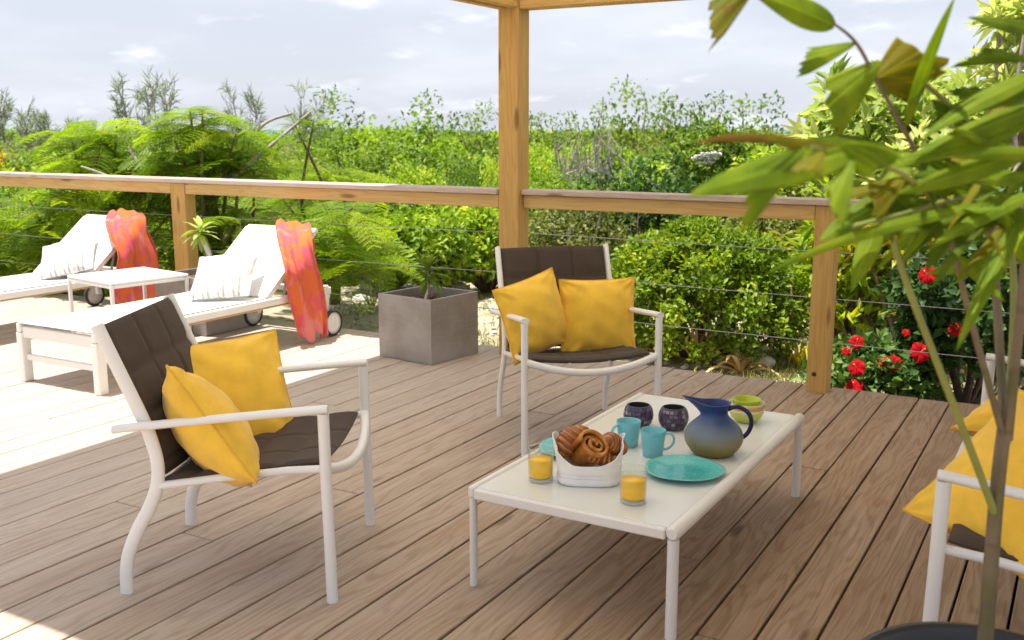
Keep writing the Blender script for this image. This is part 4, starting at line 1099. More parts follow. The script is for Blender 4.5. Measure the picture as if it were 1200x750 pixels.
for i, (px, top, D) in enumerate(((5, 122, 42), (28, 135, 45), (45, 140, 46), (62, 142, 44), (80, 146, 47), (-15, 130, 44), (18, 140, 40), (100, 148, 46))): casuarina('feathery casuarina in the row at the far left edge', px, top, D, 40 + i, 2.2)
for i, (px, top, D) in enumerate(((156, 100, 36), (172, 112, 38), (184, 101, 35), (200, 99, 36), (168, 120, 36), (284, 112, 40), (296, 116, 38), (342, 108, 38), (358, 112, 38), (371, 122, 38))): casuarina(LC + (', left of the tallest poinciana peak' if px < 225 else ', by the bare poinciana branches'), px, top, D, 60 + i, 1.25)

# --- white house roof and orange-leaved tree glimpsed far left
hp = at(55, 205, 48); hz = gz(hp.x, hp.y)
hs = thing('white_house', 'white building glimpsed low among the trees at far left', 'house', (hp.x, hp.y, hz), YAW + R(12))
m = MB(); m.box(-2.2, 2.2, -1.6, 1.6, 0, 1.2); m.obj('wall', 'white wall', hs)
m = MB(); w_, d_, z_ = 2.4, 1.8, 1.21
zt = at(55, 188, 48).z - hz
m.add([(-w_, -d_, z_), (w_, -d_, z_), (w_, d_, z_), (-w_, d_, z_), (-w_ * .8, 0, zt), (w_ * .8, 0, zt)], [(0, 1, 5, 4), (1, 2, 5), (2, 3, 4, 5), (3, 0, 4), (3, 2, 1, 0)], 0, False); m.obj('roof', 'white wall', hs)
rs = np.random.RandomState(3)
P, D_, N_, l, w, var, c = crown_leaves(rs, (.45, .5, .5), (0, 0, 3.6), 60, 9, .2, .11)
op = at(2, 196, 28); V, F, A = leaves('o', P, D_, N_, l, w, var, '')
ot = thing('flowering_tree', 'tree with orange-yellow foliage at the far left edge', 'tree', (op.x, op.y, op.z - 3.9))
link('crown', np_mesh('crown', [(V, F, A, 'leaf orange')]), ot); stems(rs, (0, 0, 0), [c[i] for i in range(12)], .06, .01).obj('trunk', 'bark brown', ot)

# --- poinciana: real feathery fronds, each frond an object of the tree
def frond_mesh(seed):
    rs = np.random.RandomState(seed); m = MB(); n = 13; P, D_, N_, L_, W_, var = [], [], [], [], [], []
    ln = .5
    def rach(t): return Vector((ln * t, 0, .16 * ln * math.sin(t * 2.2) - .36 * ln * t * t))
    m.tube([rach(k / 8) for k in range(9)], [.0035 * (1 - .7 * k / 8) for k in range(9)], 4, cap=False, var=.9)
    for i in range(n):
        t = .14 + .86 * i / (n - 1); p = rach(t); pl = .155 * math.sin(PI * (.16 + .74 * (i / (n - 1)))) ** .7
        for s in (-1, 1):
            dr = Vector((.5, s, -.10 + rs.normal() * .08)).normalized(); up_ = Vector((0, 0, 1))
            sd_ = dr.cross(up_).normalized()
            for k in range(9):
                q = p + dr * pl * (k + 1) / 9 + Vector((0, 0, -.22 * pl * ((k + 1) / 9) ** 2))
                for e in (-1, 1):
                    P.append(tuple(q)); D_.append(tuple(sd_ * e + dr * .55)); N_.append((0, 0, 1)); L_.append(.026 * (1 - .35 * (k / 9) ** 2)); W_.append(.0145); var.append(.5 + rs.normal() * .10 + .1 * (t - .5))
    V, F, A = leaves('f', P, D_, N_, np.array(L_), np.array(W_), np.clip(var, 0, 1), '', fold=.05, droop=.05)
    v2, f2, a2 = tri_of(m)
    return np_mesh('frond', [(V, F, A, 'leaf fern'), (v2, f2, a2, 'leaf fern')])
FR = [frond_mesh(s) for s in (1, 2, 3)]
def poinciana(label, base, rosettes, seed, extra=()):
    rs = np.random.RandomState(seed); z0 = gz(base[0], base[1]) - .05
    t = thing('poinciana_tree', label, 'tree', (base[0], base[1], z0), 0, 'poinciana trees behind the left railing')
    o0 = Vector((base[0], base[1], z0)); m = MB(); nf = 0
    fork = Vector((0, 0, .5))
    m.tube([(0, 0, 0), (.02, .01, .25), fork], [.06, .05, .045], 8, cap=False)
    for ri, (c, sz, nfr) in enumerate(rosettes):
        c = Vector(c) - o0
        mid = fork.lerp(c, .55) + Vector((rs.normal() * .12, rs.normal() * .12, -.18))
        m.tube(smooth_path([fork, mid, c], 5), [.028 * (1 - .72 * i / 10) for i in range(11)], 6, cap=False)
        for k in range(nfr):
            if nf >= 296: break
            o = link('frond', FR[rs.randint(3)], t, c + Vector((0, 0, rs.normal() * .03 - .012 * k)))
            az = k * 2.4 + rs.uniform(-.3, .3); el = R(rs.uniform(-4, 26) - 24 * (k / nfr))
            o.rotation_euler = (Quaternion((0, 0, 1), az) @ Quaternion((0, 1, 0), -el) @ Quaternion((1, 0, 0), rs.normal() * .3)).to_euler()
            s = sz * rs.uniform(.8, 1.2); o.scale = (s, s, s); nf += 1
    m.obj('trunk', 'bark brown', t)
    for pts, r0 in extra:
        m2 = MB(); pp = smooth_path([Vector(q) - o0 for q in pts], 6); N = len(pp)
        m2.tube(pp, [r0 * (1 - .55 * i / (N - 1)) for i in range(N)], 7); m2.obj('bare_branch', 'twig grey', t)
    return t
def ros(rs, boxes):
    out = []
    for (x0, x1, y0, y1, d0, d1, n, sz, nf) in boxes:
        for k in range(n):
            px = x0 + (x1 - x0) * (k + rs.uniform()) / n
            d = ray(px, 215); dr = RY * math.hypot(d.x, d.y) / d.y         # distance of the railing there
            out.append((at(px, rs.uniform(y0, y1), dr + rs.uniform(d0, d1)), sz, nf))
    return out
rs = np.random.RandomState(21)
# tree behind the left railing with the tall peak
tA = ros(rs, [(222, 252, 128, 140, 1.0, 1.3, 2, .8, 8), (200, 280, 150, 172, .9, 1.5, 5, .82, 9), (185, 300, 182, 212, .9, 1.6, 8, .9, 8), (200, 420, 235, 290, .8, 1.4, 9, .95, 8), (300, 425, 295, 335, .75, 1.2, 5, .95, 7)])
poinciana('feathery poinciana with the tallest peak, behind the railing post on the left', (at(250, 300, 9.3).x, at(250, 300, 9.3).y), tA, 5,
          extra=[([at(262, 215, 9.0), at(285, 175, 9.1), at(310, 145, 9.2), at(342, 133, 9.3)], .022), ([at(270, 212, 8.8), at(300, 185, 8.9), at(330, 160, 9.0), at(364, 131, 9.1)], .022), ([at(262, 218, 9.0), at(280, 190, 9.05), at(305, 146, 9.1)], .016)])
tB = ros(rs, [(75, 140, 148, 162, 1.0, 1.8, 4, .85, 8), (75, 200, 178, 196, .9, 1.8, 6, .9, 8), (90, 190, 196, 212, .8, 1.5, 5, .9, 8), (10, 210, 228, 275, .8, 1.5, 9, .95, 8), (60, 210, 275, 320, .7, 1.2, 5, .95, 7)])
poinciana('flat-topped feathery poinciana behind the left lounger', (at(110, 300, 10.6).x, at(110, 300, 10.6).y), tB, 6,
          extra=[([at(182, 222, 9.2), at(165, 195, 9.2), at(150, 172, 9.3)], .022), ([at(140, 212, 9.0), at(110, 200, 9.1), at(95, 195, 9.2)], .014)])
tC = ros(rs, [(-70, 60, 235, 290, .8, 1.6, 8, .95, 8), (-50, 60, 285, 330, .75, 1.3, 5, .95, 8)])
poinciana('feathery poinciana cut off by the left edge of the view', (at(-10, 300, 11.3).x, at(-10, 300, 11.3).y), tC, 7)
tD = ros(rs, [(320, 440, 205, 222, 2.6, 3.6, 6, .9, 8), (350, 440, 235, 300, 1.6, 2.6, 7, .9, 8), (358, 368, 138, 143, 1.8, 2.0, 1, .55, 7), (340, 347, 142, 146, 1.8, 2.0, 1, .5, 6)])
poinciana('low poinciana with two tufts on long bare branches', (at(390, 300, 10.4).x, at(390, 300, 10.4).y), tD, 8)

# --- dedicated garden bushes just beyond the deck
def bush(name, label, cat, px, py_top, D, radii, zc, nclump, per, L, W, mat, seed, bark='bark brown', nst=18, group=None, r0=.03, **kw):
    rs = np.random.RandomState(seed); p = at(px, 300, D); z0 = gz(p.x, p.y) - .04
    P, D_, N_, l, w, var, c = crown_leaves(rs, radii, (0, 0, zc), nclump, per, L, W, **kw)
    V, F, A = leaves('b', P, D_, N_, l, w, var, mat)
    t = thing(name, label, cat, (p.x, p.y, z0), 0, group)
    link('crown', np_mesh('crown', [(V, F, A, mat)]), t)
    stems(rs, (0, 0, 0), [c[i] for i in rs.choice(len(c), nst, replace=False)], r0, .006).obj('trunk', bark, t)
    return t, c
bush('round_bush', 'big round yellow-green bush just beyond the deck, right of the armchair', 'bush', 826, 0, 7.75, (.74, .74, .56), .52, 420, 66, .050, .029, 'leaf bush', 101, 'bark brown', 40, r0=.028, shell=.6, lobes=.13, csize=.06, spread=.75)
bush('round_bush', 'dense leafy bush left of the tall post, behind the grey planter', 'bush', 505, 0, 10.6, (.50, .5, .52), .50, 420, 13, .085, .05, 'leaf bright', 102, r0=.025, lobes=.3)
bush('round_bush', 'leafy bush half behind the tall post, beside the brown chair back', 'bush', 572, 0, 10.9, (.36, .45, .5), .50, 300, 13, .08, .046, 'leaf bright', 112, r0=.025, lobes=.3)
bush('twiggy_bush', 'grey-green twiggy bush right of the tall post below the handrail', 'bush', 668, 0, 10.2, (.52, .55, .52), .55, 330, 13, .06, .035, 'leaf olive', 103, 'twig grey', 30, shell=.3, lobes=.4)
bush('dark_bush', 'dark shaded bush behind the round yellow-green bush', 'bush', 745, 0, 11.2, (.8, .7, .75), .70, 380, 12, .08, .045, 'leaf dark', 104)
bush('round_bush', 'green bush under the left railing between poinciana and planter', 'bush', 452, 0, 11.4, (.5, .5, .55), .55, 300, 12, .10, .055, 'leaf mid', 105)
def bare_shrub(label, px, D, h, wd, n, seed):
    rs = np.random.RandomState(seed); p = at(px, 300, D); z0 = gz(p.x, p.y) - .03; m = MB()
    for k in range(n):
        a = rs.uniform(0, 6.28); q = Vector((math.cos(a) * wd * rs.uniform(.1, 1), math.sin(a) * wd * rs.uniform(.1, 1), h * rs.uniform(.5, 1)))
        mid = q * .5 + Vector(rs.normal(size=3) * wd * .15)
        m.tube(smooth_path([(0, 0, 0), mid, q], 4), [.012 * h * (1 - .8 * i / 8) for i in range(9)], 4, cap=False)
        for e in range(4):
            s = rs.uniform(.4, .95); b0 = mid.lerp(q, s); m.tube([b0, b0 + Vector(rs.normal(size=3) * wd * .22) + Vector((0, 0, h * .08))], [.004 * h, .0015 * h], 3, cap=False)
    tag(m.obj('bare_shrub', 'twig grey', None, (p.x, p.y, z0)), label, 'shrub')
bare_shrub('dead grey shrub on the sandy ground beyond the grey planter', 434, 10.2, .62, .22, 16, 5)
b1 = at(680, 176, 19); bare_shrub('grey leafless thicket rising above the right handrail', 683, 19, b1.z + 2.6, .9, 60, 6)
b1 = at(705, 200, 16.5); bare_shrub('pale dead branches beside the bright shrub above the handrail', 712, 16.5, b1.z + 2.2, .7, 34, 7)
bare_shrub('bare grey trunk and twigs below the handrail right of the tall post', 742, 10.6, 1.05, .18, 10, 8)

# frangipani: pale leaf rosettes at branch ends
def frangipani(label, px, D, zc, radii, n, seed, trunk_px=None):
    rs = np.random.RandomState(seed); p = at(px, 300, D); z0 = gz(p.x, p.y) - .04
    P, D_, N_, l, w, var, c = crown_leaves(rs, radii, (0, 0, zc), n, 11, .20, .058, shell=.45, lobes=.35, up=1.0, spread=.75, csize=.03)
    V, F, A = leaves('b', P, D_, N_, l, w, var, '', droop=.25)
    t = thing('frangipani_tree', label, 'tree', (p.x, p.y, z0), 0)
    link('crown', np_mesh('crown', [(V, F, A, 'leaf pale')]), t)
    stems(rs, (0, 0, 0), [c[i] for i in rs.choice(len(c), 16, replace=False)], .05, .014, bend=.2).obj('trunk', 'twig grey', t)
z1 = at(1040, 170, 9.5).z + .35
frangipani('pale leaved frangipani tree behind the palm leaves, above the right handrail', 1045, 9.5, z1, (.85, .8, .55), 190, 31)
z1 = at(1190, 70, 8.8).z + .35
frangipani('tall frangipani with cream edged leaves at the upper right edge', 1215, 8.8, z1, (.42, .5, .8), 120, 32)
frangipani('frangipani tree behind the hibiscus on the right', 1130, 9.2, at(1130, 215, 9.2).z + .35, (.7, .7, .5), 130, 33)

# white flowering shrub
wt, wc = bush('flowering_shrub', 'dark shrub topped with clusters of white flowers, right above the handrail', 'shrub', 830, 0, 13, (.5, .5, .62), 1.50, 200, 11, .10, .05, 'leaf mid', 106, r0=.03)
rs = np.random.RandomState(9); wo_ = Vector(wt.location)
for px, py in ((818, 187), (826, 184), (834, 188), (822, 194), (838, 183), (830, 193)):
    m = MB(); q = at(px, py, 12.3)
    for k in range(16):
        d = Vector(rs.normal(size=3)).normalized() * .05; d.z = abs(d.z) * .8
        for j in range(5):
            a = j * 1.257; u_ = Vector((math.cos(a), math.sin(a), .3)) * .036
            m.add([d, d + u_ + Vector((-u_.y, u_.x, 0)) * .4, d + u_ * 1.5, d + u_ - Vector((-u_.y, u_.x, 0)) * .4], [(0, 1, 2, 3)], 0, False)
    m.obj('flower_cluster', 'flower white', wt, q - wo_)

# hibiscus with red flowers
hib, hc = bush('hibiscus_bush', 'dark leaved hibiscus bush with red flowers at the right deck edge', 'bush', 1145, 0, 6.75, (.44, .42, .52), .62, 360, 12, .075, .05, 'leaf dark', 107, r0=.02, lobes=.35, shell=.35)
hb2, hc2 = bush('hibiscus_bush', 'low hibiscus bush with red flowers lying against the deck edge', 'bush', 1042, 0, 6.45, (.40, .3, .22), .27, 170, 11, .07, .048, 'leaf dark', 108, r0=.012, lobes=.4, shell=.3)
def hibiscus_flower(seed):
    m = MB(); rs = np.random.RandomState(seed)
    for j in range(5):
        a = j * 2 * PI / 5
        def f(u, v):
            r_ = .055 * u; wv = (v - .5) * 1.25 * (u ** .7) * .055
            x = r_ * math.cos(a) - wv * math.sin(a); y = r_ * math.sin(a) + wv * math.cos(a)
            return Vector((x, y, .018 * u - .022 * u ** 3 + .006 * math.sin(v * 9 + j + seed) * u))
        m.grid(f, 5, 5)
    return m.mesh('petals', 'flower red')
HF = [hibiscus_flower(s) for s in (1, 2)]
sm_ = MB(); sm_.tube([(0, 0, .002), (0, .004, .03), (0, .012, .055)], [.003, .0025, .004], 6); STM = sm_.mesh('stamen', 'stamen')
for par, px, py, D, s in ((hib, 1087, 322, 6.15, 1.35), (hib, 1078, 413, 6.2, 1.5), (hib, 1120, 386, 6.2, 1.0), (hib, 1150, 195, 6.6, .9), (hb2, 1046, 426, 6.2, 1.3), (hb2, 1004, 401, 6.25, 1.1),
                          (hb2, 1004, 431, 6.15, 1.3), (hb2, 1001, 453, 6.1, 1.2), (hb2, 971, 376, 6.5, 1.2), (hb2, 992, 412, 6.3, .7), (hib, 1062, 390, 6.3, .6), (hb2, 1036, 424, 6.2, .9)):
    q = at(px, py, D); fl = link('flower', None, par, q - Vector(par.location)); fl.empty_display_size = .03
    dirc = (Vector((0, 0, HCAM)) - q).normalized() + Vector((vr.uniform(-.6, .6), vr.uniform(-.4, .4), vr.uniform(-.1, .7)))
    fl.rotation_euler = dirc.to_track_quat('Z', 'Y').to_euler(); s *= .68; fl.scale = (s, s, s)
    link('petals', vr.choice(HF), fl); link('stamen', STM, fl)

# croton / yellow shrubs and mixed planting right of the far post
bush('croton_bush', 'yellow-green croton bush with yellow leaves right of the railing post', 'bush', 1015, 0, 8.2, (.55, .5, .55), .72, 230, 9, .14, .04, 'leaf fern', 109, lobes=.4, shell=.3, up=-.2)
bush('croton_bush', 'bright yellow croton behind the railing post', 'bush', 985, 0, 8.8, (.45, .4, .42), .65, 120, 9, .13, .045, 'leaf yellow', 110, lobes=.5, shell=.3)
bush('croton_bush', 'yellow leaved croton above the red hibiscus flowers', 'bush', 1080, 0, 7.9, (.5, .4, .35), 1.0, 110, 9, .11, .05, 'leaf yellow', 111, lobes=.5, shell=.3)
bush('leafy_shrub', 'mixed green shrub at the right behind the hibiscus', 'shrub', 1170, 0, 8.2, (.7, .6, .6), .75, 300, 11, .11, .045, 'leaf mid', 113)
bush('leafy_shrub', 'green shrub filling the gap behind the railing post', 'shrub', 925, 0, 10.5, (.7, .6, .6), .62, 300, 12, .07, .035, 'leaf olive', 114)
bush('leafy_shrub', 'green shrub far behind the croton bushes', 'shrub', 1060, 0, 10.8, (.9, .6, .75), .8, 300, 11, .11, .05, 'leaf mid', 115)
bush('leafy_shrub', 'bright green shrub just above the right handrail behind the palm', 'shrub', 935, 0, 11.0, (.8, .6, .65), 1.05, 330, 11, .10, .05, 'leaf bright', 116)
# strap leaved clumps
def strap_clump(name, label, px, py, n, L_, w_, mat, seed, spread=.9, droop=.5, z=None, lean=None):
    rs = np.random.RandomState(seed); p = onz(px, py, -.30) if z is None else onz(px, py, z)
    t = thing(name, label, 'plant', (p.x, p.y, gz(p.x, p.y) - .02))
    for k in range(n):
        a = rs.uniform(0, 6.28); el = rs.uniform(.35, 1.35) if spread > .5 else rs.uniform(.9, 1.45); l = L_ * rs.uniform(.6, 1.15); m = MB()
        d = Vector((math.cos(a) * math.cos(el), math.sin(a) * math.cos(el), math.sin(el)))
        if lean: d = (d + Vector(lean)).normalized()
        s = d.cross(Vector((0, 0, 1))).normalized()
        def f(u, v):
            return d * l * u + Vector((0, 0, -droop * l * u ** 2.5)) + s * (v - .5) * w_ * (math.sin(PI * min(1, .12 + .88 * u)) ** .6) + Vector((0, 0, abs(v - .5) * w_ * .5))
        m.grid(f, 8, 2, var=float(rs.uniform()))
        m.obj('leaf', mat, t)
    return t
strap_clump('dry_grass_tuft', 'tuft of pale dry grass at the deck edge left of the railing post', 815, 425, 30, .62, .024, 'dry leaf', 1, droop=.3)
strap_clump('dry_grass_tuft', 'small pale dry tuft at the deck edge behind the chair arm', 775, 418, 16, .52, .02, 'dry leaf', 2, droop=.3)
strap_clump('bromeliad', 'pinkish bromeliad low beside the dry grass at the deck edge', 868, 440, 18, .44, .04, 'dry leaf', 3, droop=.6)
strap_clump('agave_plant', 'spiky grey-green strap plant behind the red flowers', 1030, 395, 22, .42, .04, 'leaf grey', 4, spread=.4, droop=.15)
strap_clump('strap_plant', 'dark strap leaved plant by the white rock beyond the planter', 497, 352, 16, .3, .05, 'leaf mid', 5)
strap_clump('palm_seedling', 'yellowing drooping palm frond beside the railing post', 936, 430, 24, .62, .018, 'leaf yellow', 6, spread=.4, droop=.75)
strap_clump('reed_clump', 'clump of tall yellow-green reeds behind the sofa arm', 1150, 462, 90, 1.25, .016, 'leaf yellow', 7, spread=.4, droop=.45)
for lab, px, py, z in (('pinkish grass plume rising left of the dry tuft', 826, 405, 0), ('pinkish grass plume beside the chair arm', 776, 395, 0)):
    p = onz(px, 428, -.3); t = thing('plume_grass', lab, 'grass', (p.x, p.y, gz(p.x, p.y)))
    m = MB(); m.tube([(0, 0, 0), (.01, 0, .3), (.02, .01, .52)], [.003, .0025, .002], 5); m.obj('stalk', 'dry straw', t)
    m = MB(); m.tube([(.02, .01, .50), (.022, .01, .54), (.025, .012, .60), (.028, .012, .66)], [.004, .016, .013, .002], 8); m.obj('plume', 'pink plume', t)

# ground cover: grass blades and pebbles on the sandy strip
rs = np.random.RandomState(50); P = []
while len(P) < 9000:
    px, py = rs.uniform(380, 1200), rs.uniform(318, 470); d = ray(px, py); t_ = (-.32 - HCAM) / d.z; x_, y_ = d.x * t_, d.y * t_
    if y_ > 5.75 and math.hypot(x_, y_) < 12 and math.sin(x_ * 2.1 + 1) * math.sin(y_ * 1.7) + rs.normal() * .4 > .1: P.append((x_, y_, gz(x_, y_)))
n = len(P); V, F, A = leaves('g', P, rs.normal(size=(n, 3)) * .5 + [0, 0, .8], rs.normal(size=(n, 3)), rs.uniform(.03, .10, n), .009, rs.uniform(.2, 1, n), 'leaf olive')
tag(link('grass', np_mesh('grass', [(V, F, A, 'leaf olive')])), kind='stuff')
m = MB()
for k in range(1500):
    px, py = rs.uniform(380, 1200), rs.uniform(318, 470); q = onz(px, py, -.32)
    if q.y < 5.75 or math.hypot(q.x, q.y) > 12: continue
    s = rs.uniform(.008, .035); z_ = gz(q.x, q.y) + s * .2
    m.add([(q.x - s, q.y, z_), (q.x, q.y - s * .8, z_ - s * .1), (q.x + s, q.y + s * .2, z_), (q.x, q.y + s, z_), (q.x, q.y, z_ + s * .6), (q.x, q.y, z_ - s * .5)],
          [(0, 1, 4), (1, 2, 4), (2, 3, 4), (3, 0, 4), (1, 0, 5), (2, 1, 5), (3, 2, 5), (0, 3, 5)], 0, False)
o = m.obj('pebbles', 'rock'); o['kind'] = 'stuff'
def rock(label, px, py, size, mat, seed, sc=(1, .8, .65)):
    rs = np.random.RandomState(seed); bm = bmesh.new(); bmesh.ops.create_icosphere(bm, subdivisions=3, radius=1)
    k = rs.normal(size=(6, 3)) * 1.8; ph = rs.uniform(0, 6, 6)
    for v in bm.verts:
        d = np.array(v.co); f = 1 + .16 * np.sin(k @ d + ph).sum() / 2; v.co = Vector((d[0] * sc[0], d[1] * sc[1], d[2] * sc[2])) * (f * size)
    me = bpy.data.meshes.new('rock'); bm.to_mesh(me); bm.free(); me.materials.append(MATS[mat])
    p = onz(px, py, -.30); p.z = gz(p.x, p.y) + size * sc[2] * .6
    tag(link('rock', me, None, p), label, 'rock')
rock('white rock on the ground right of the planter plant', 527, 341, .15, 'rock', 1, (1.25, .8, .75))
rock('dark slate grey rock left of the planter plant', 466, 342, .11, 'slate rock', 2)
rock('pale rock at the bend of the sandy bank left of the planter', 440, 330, .13, 'rock', 3, (1.6, .9, .5))
rock('small pale rock above the grey planter edge', 424, 345, .09, 'rock', 4, (1.4, .9, .5))
rock('pale rock below the round bush at the deck edge', 890, 432, .10, 'rock', 5)
rock('flat pale rock under the round bush', 858, 428, .08, 'rock', 6, (1.6, .9, .4))

# plants in the two planters
pp = thing('potted_sapling', 'small leafy dark green sapling growing in the front grey planter', 'plant', (-3.57, 5.19, .345))
m = MB(); m.tube(smooth_path([(0.01, -.06, 0), (.02, -.04, .06), (0, 0, .10), (0, 0, .22)], 5), [.009] * 6 + [.006] * 10, 8); m.obj('stem', 'stem pale', pp)
rs = np.random.RandomState(6)
def big_leaf(l, w, droop, fold=.3, n=8, tipw=.6):
    m = MB()
    def f(u, v):
        ww = w * (math.sin(PI * min(1, u ** tipw * .97 + .02)) ** .8)
        return Vector((l * u, (v - .5) * ww, -droop * l * u ** 2 + fold * abs(v - .5) * ww))
    m.grid(f, n, 4, var=.5); return m
LM = [big_leaf(.15, .05, .3).mesh('leaf', 'leaf mid'), big_leaf(.15, .05, .6).mesh('leaf', 'leaf mid')]
for k in range(22):
    o = link('leaf', LM[k % 2], pp, (0, 0, .13 + .10 * k / 22)); s = rs.uniform(.7, 1.1); o.scale = (s, s, s)
    o.rotation_euler = (0, -R(-25 + 95 * k / 22 + rs.uniform(-10, 10)), k * 2.4)
pk = thing('potted_plant', 'pale leaved plant with thick curved stem in the planter between the loungers', 'plant', (-5.43, 5.16, .345))
pA, pB = Vector((0, 0, 0)), Vector((-.07, -.02, .30))
m = MB(); m.tube(smooth_path([(.05, -.03, -.01), (.055, -.03, .08), (.02, -.02, .20), (-.055, -.01, .31)], 5), [.026 - .011 * i / 15 for i in range(16)], 10); m.obj('stem', 'stem pale', pk)
LP_ = [big_leaf(.19, .055, .25, tipw=.9).mesh('leaf', 'leaf pale'), big_leaf(.19, .055, .55, tipw=.9).mesh('leaf', 'leaf fern')]
for k in range(24):
    o = link('leaf', LP_[0 if k % 3 else 1], pk, (-.058, -.01, .31 + .0025 * k)); s = rs.uniform(.58, .8); o.scale = (s, s, s)
    o.rotation_euler = (0, -R(-45 + 105 * k / 24 + rs.uniform(-8, 8)), k * 2.4)

# ---------------------------------------------------------------- foreground palm in a black pot
PC = Vector((-.075, 1.80, 0))
pot = thing('plant_pot', 'big round black pot cut off by the lower right corner', 'plant pot', PC)
m = MB(); m.lathe([(.0001, 0), (.17, 0), (.185, .01), (.225, .40), (.228, .425), (.24, .432), (.243, .445), (.238, .458), (.224, .46), (.215, .452), (.21, .40), (.205, .37)], 56); m.obj('shell', 'black pot', pot)
m = MB(); m.lathe([(.0001, .40), (.1, .405), (.209, .395)], 40); m.obj('soil', 'soil', pot)
palm = thing('potted_palm', 'fishtail palm with thin canes and ragged leaves in the black pot', 'palm', (PC.x, PC.y, .40))
p0 = Vector(palm.location)
def cane(pts, r0, r1, mat='cane', name='stem'):
    pp_ = smooth_path([at(*q) - p0 for q in pts], 6); N = len(pp_); m = MB()
    m.tube(pp_, [r0 + (r1 - r0) * i / (N - 1) for i in range(N)], 10); return m.obj(name, mat, palm)
cane([(1152, 775, 1.80), (1157, 720, 1.80), (1163, 640, 1.80), (1170, 560, 1.79), (1177, 500, 1.78)], .0132, .011)
cane([(1177, 515, 1.78), (1160, 455, 1.74), (1138, 375, 1.68), (1105, 250, 1.58), (1078, 188, 1.52), (1028, 95, 1.45), (1003, 50, 1.42), (975, 26, 1.40)], .0062, .0016)
cane([(1178, 520, 1.78), (1172, 420, 1.80), (1166, 320, 1.80), (1158, 230, 1.78), (1140, 150, 1.75)], .008, .005)
cane([(1180, 515, 1.78), (1190, 420, 1.75), (1200, 320, 1.72), (1205, 200, 1.68), (1190, 90, 1.6)], .009, .005)
cane([(1178, 505, 1.78), (1186, 420, 1.85), (1188, 330, 1.88), (1180, 240, 1.86)], .008, .005, 'cane green')
cane([(1165, 600, 1.79), (1135, 520, 1.72), (1100, 430, 1.64), (1062, 330, 1.55), (1042, 262, 1.50), (1040, 225, 1.46)], .0065, .004, 'cane green')
cane([(1100, 240, 1.57), (1060, 205, 1.36), (1000, 185, 1.16), (950, 172, 1.06)], .004, .002, 'cane green')
cane([(1140, 150, 1.75), (1100, 112, 1.62), (1060, 80, 1.52)], .005, .003, 'cane green')
cane([(1180, 240, 1.86), (1130, 232, 1.6), (1060, 250, 1.45), (1000, 265, 1.38)], .005, .003, 'cane green')
def palm_leaf(b, t, wpx, mat, kind='fish', roll=0.0, bend=.12, seed=0):
    """b, t = (px, py, D) of base and tip; wpx = width in reference pixels; each leaf its own mesh with thickness"""
    r = random.Random(seed * 7 + int(b[0]) + int(t[1]))
    B, T = at(*b) - p0, at(*t) - p0; d = T - B; l = d.length; d.normalize()
    w = wpx / FPX * (b[2] + t[2]) / 2
    view = (at(*b) - Vector((0, 0, HCAM))).normalized()
    s = d.cross(view).normalized(); s = Quaternion(d, roll) @ s; nrm = s.cross(d)
    tw = r.uniform(-.7, .7); curl = r.uniform(.0, .16)
    NU, NV = 18, 10; teeth = [r.uniform(.72, 1.0) for _ in range(NV + 1)]; side_ = r.choice((-1, 1))
    for j in range(1, NV, 2): teeth[j] = r.uniform(.55, .85)
    def f(u, v):
        vv = v - .5
        if kind == 'fish':       # wedge: narrow at the stalk, widening to a torn slanted end
            end = (1 - .38 * (.5 + side_ * vv)) * (.55 + .45 * teeth[int(round(v * NV))] if 0 < u else 1)
            uu = u * (end if u > .0 else 1); ww = w * (.06 + .94 * min(1, uu * 1.35) ** .8)
        else:                    # lance: long blade with a drawn-out tip
            uu = u; ww = w * (math.sin(PI * min(1, .04 + .96 * u ** .75)) ** .75)
        cup = .10 * w * math.cos(vv * PI * 6) * (.3 if kind == 'fish' else .05) + abs(vv) * ww * .35
        s2 = Quaternion(d, tw * uu) @ s
        return B + d * l * uu + s2 * vv * ww - nrm * (bend * l * uu * uu) + nrm * cup * min(1, u * 3) * .6 - Vector((0, 0, curl * l * uu ** 3))
    m = MB(); m.grid(f, NU, NV, smooth=True, var=[j / NV for i in range(NU + 1) for j in range(NV + 1)]); o = m.obj('leaf', mat, palm)
    sd = o.modifiers.new('thickness', 'SOLIDIFY'); sd.thickness = .0006
    return o
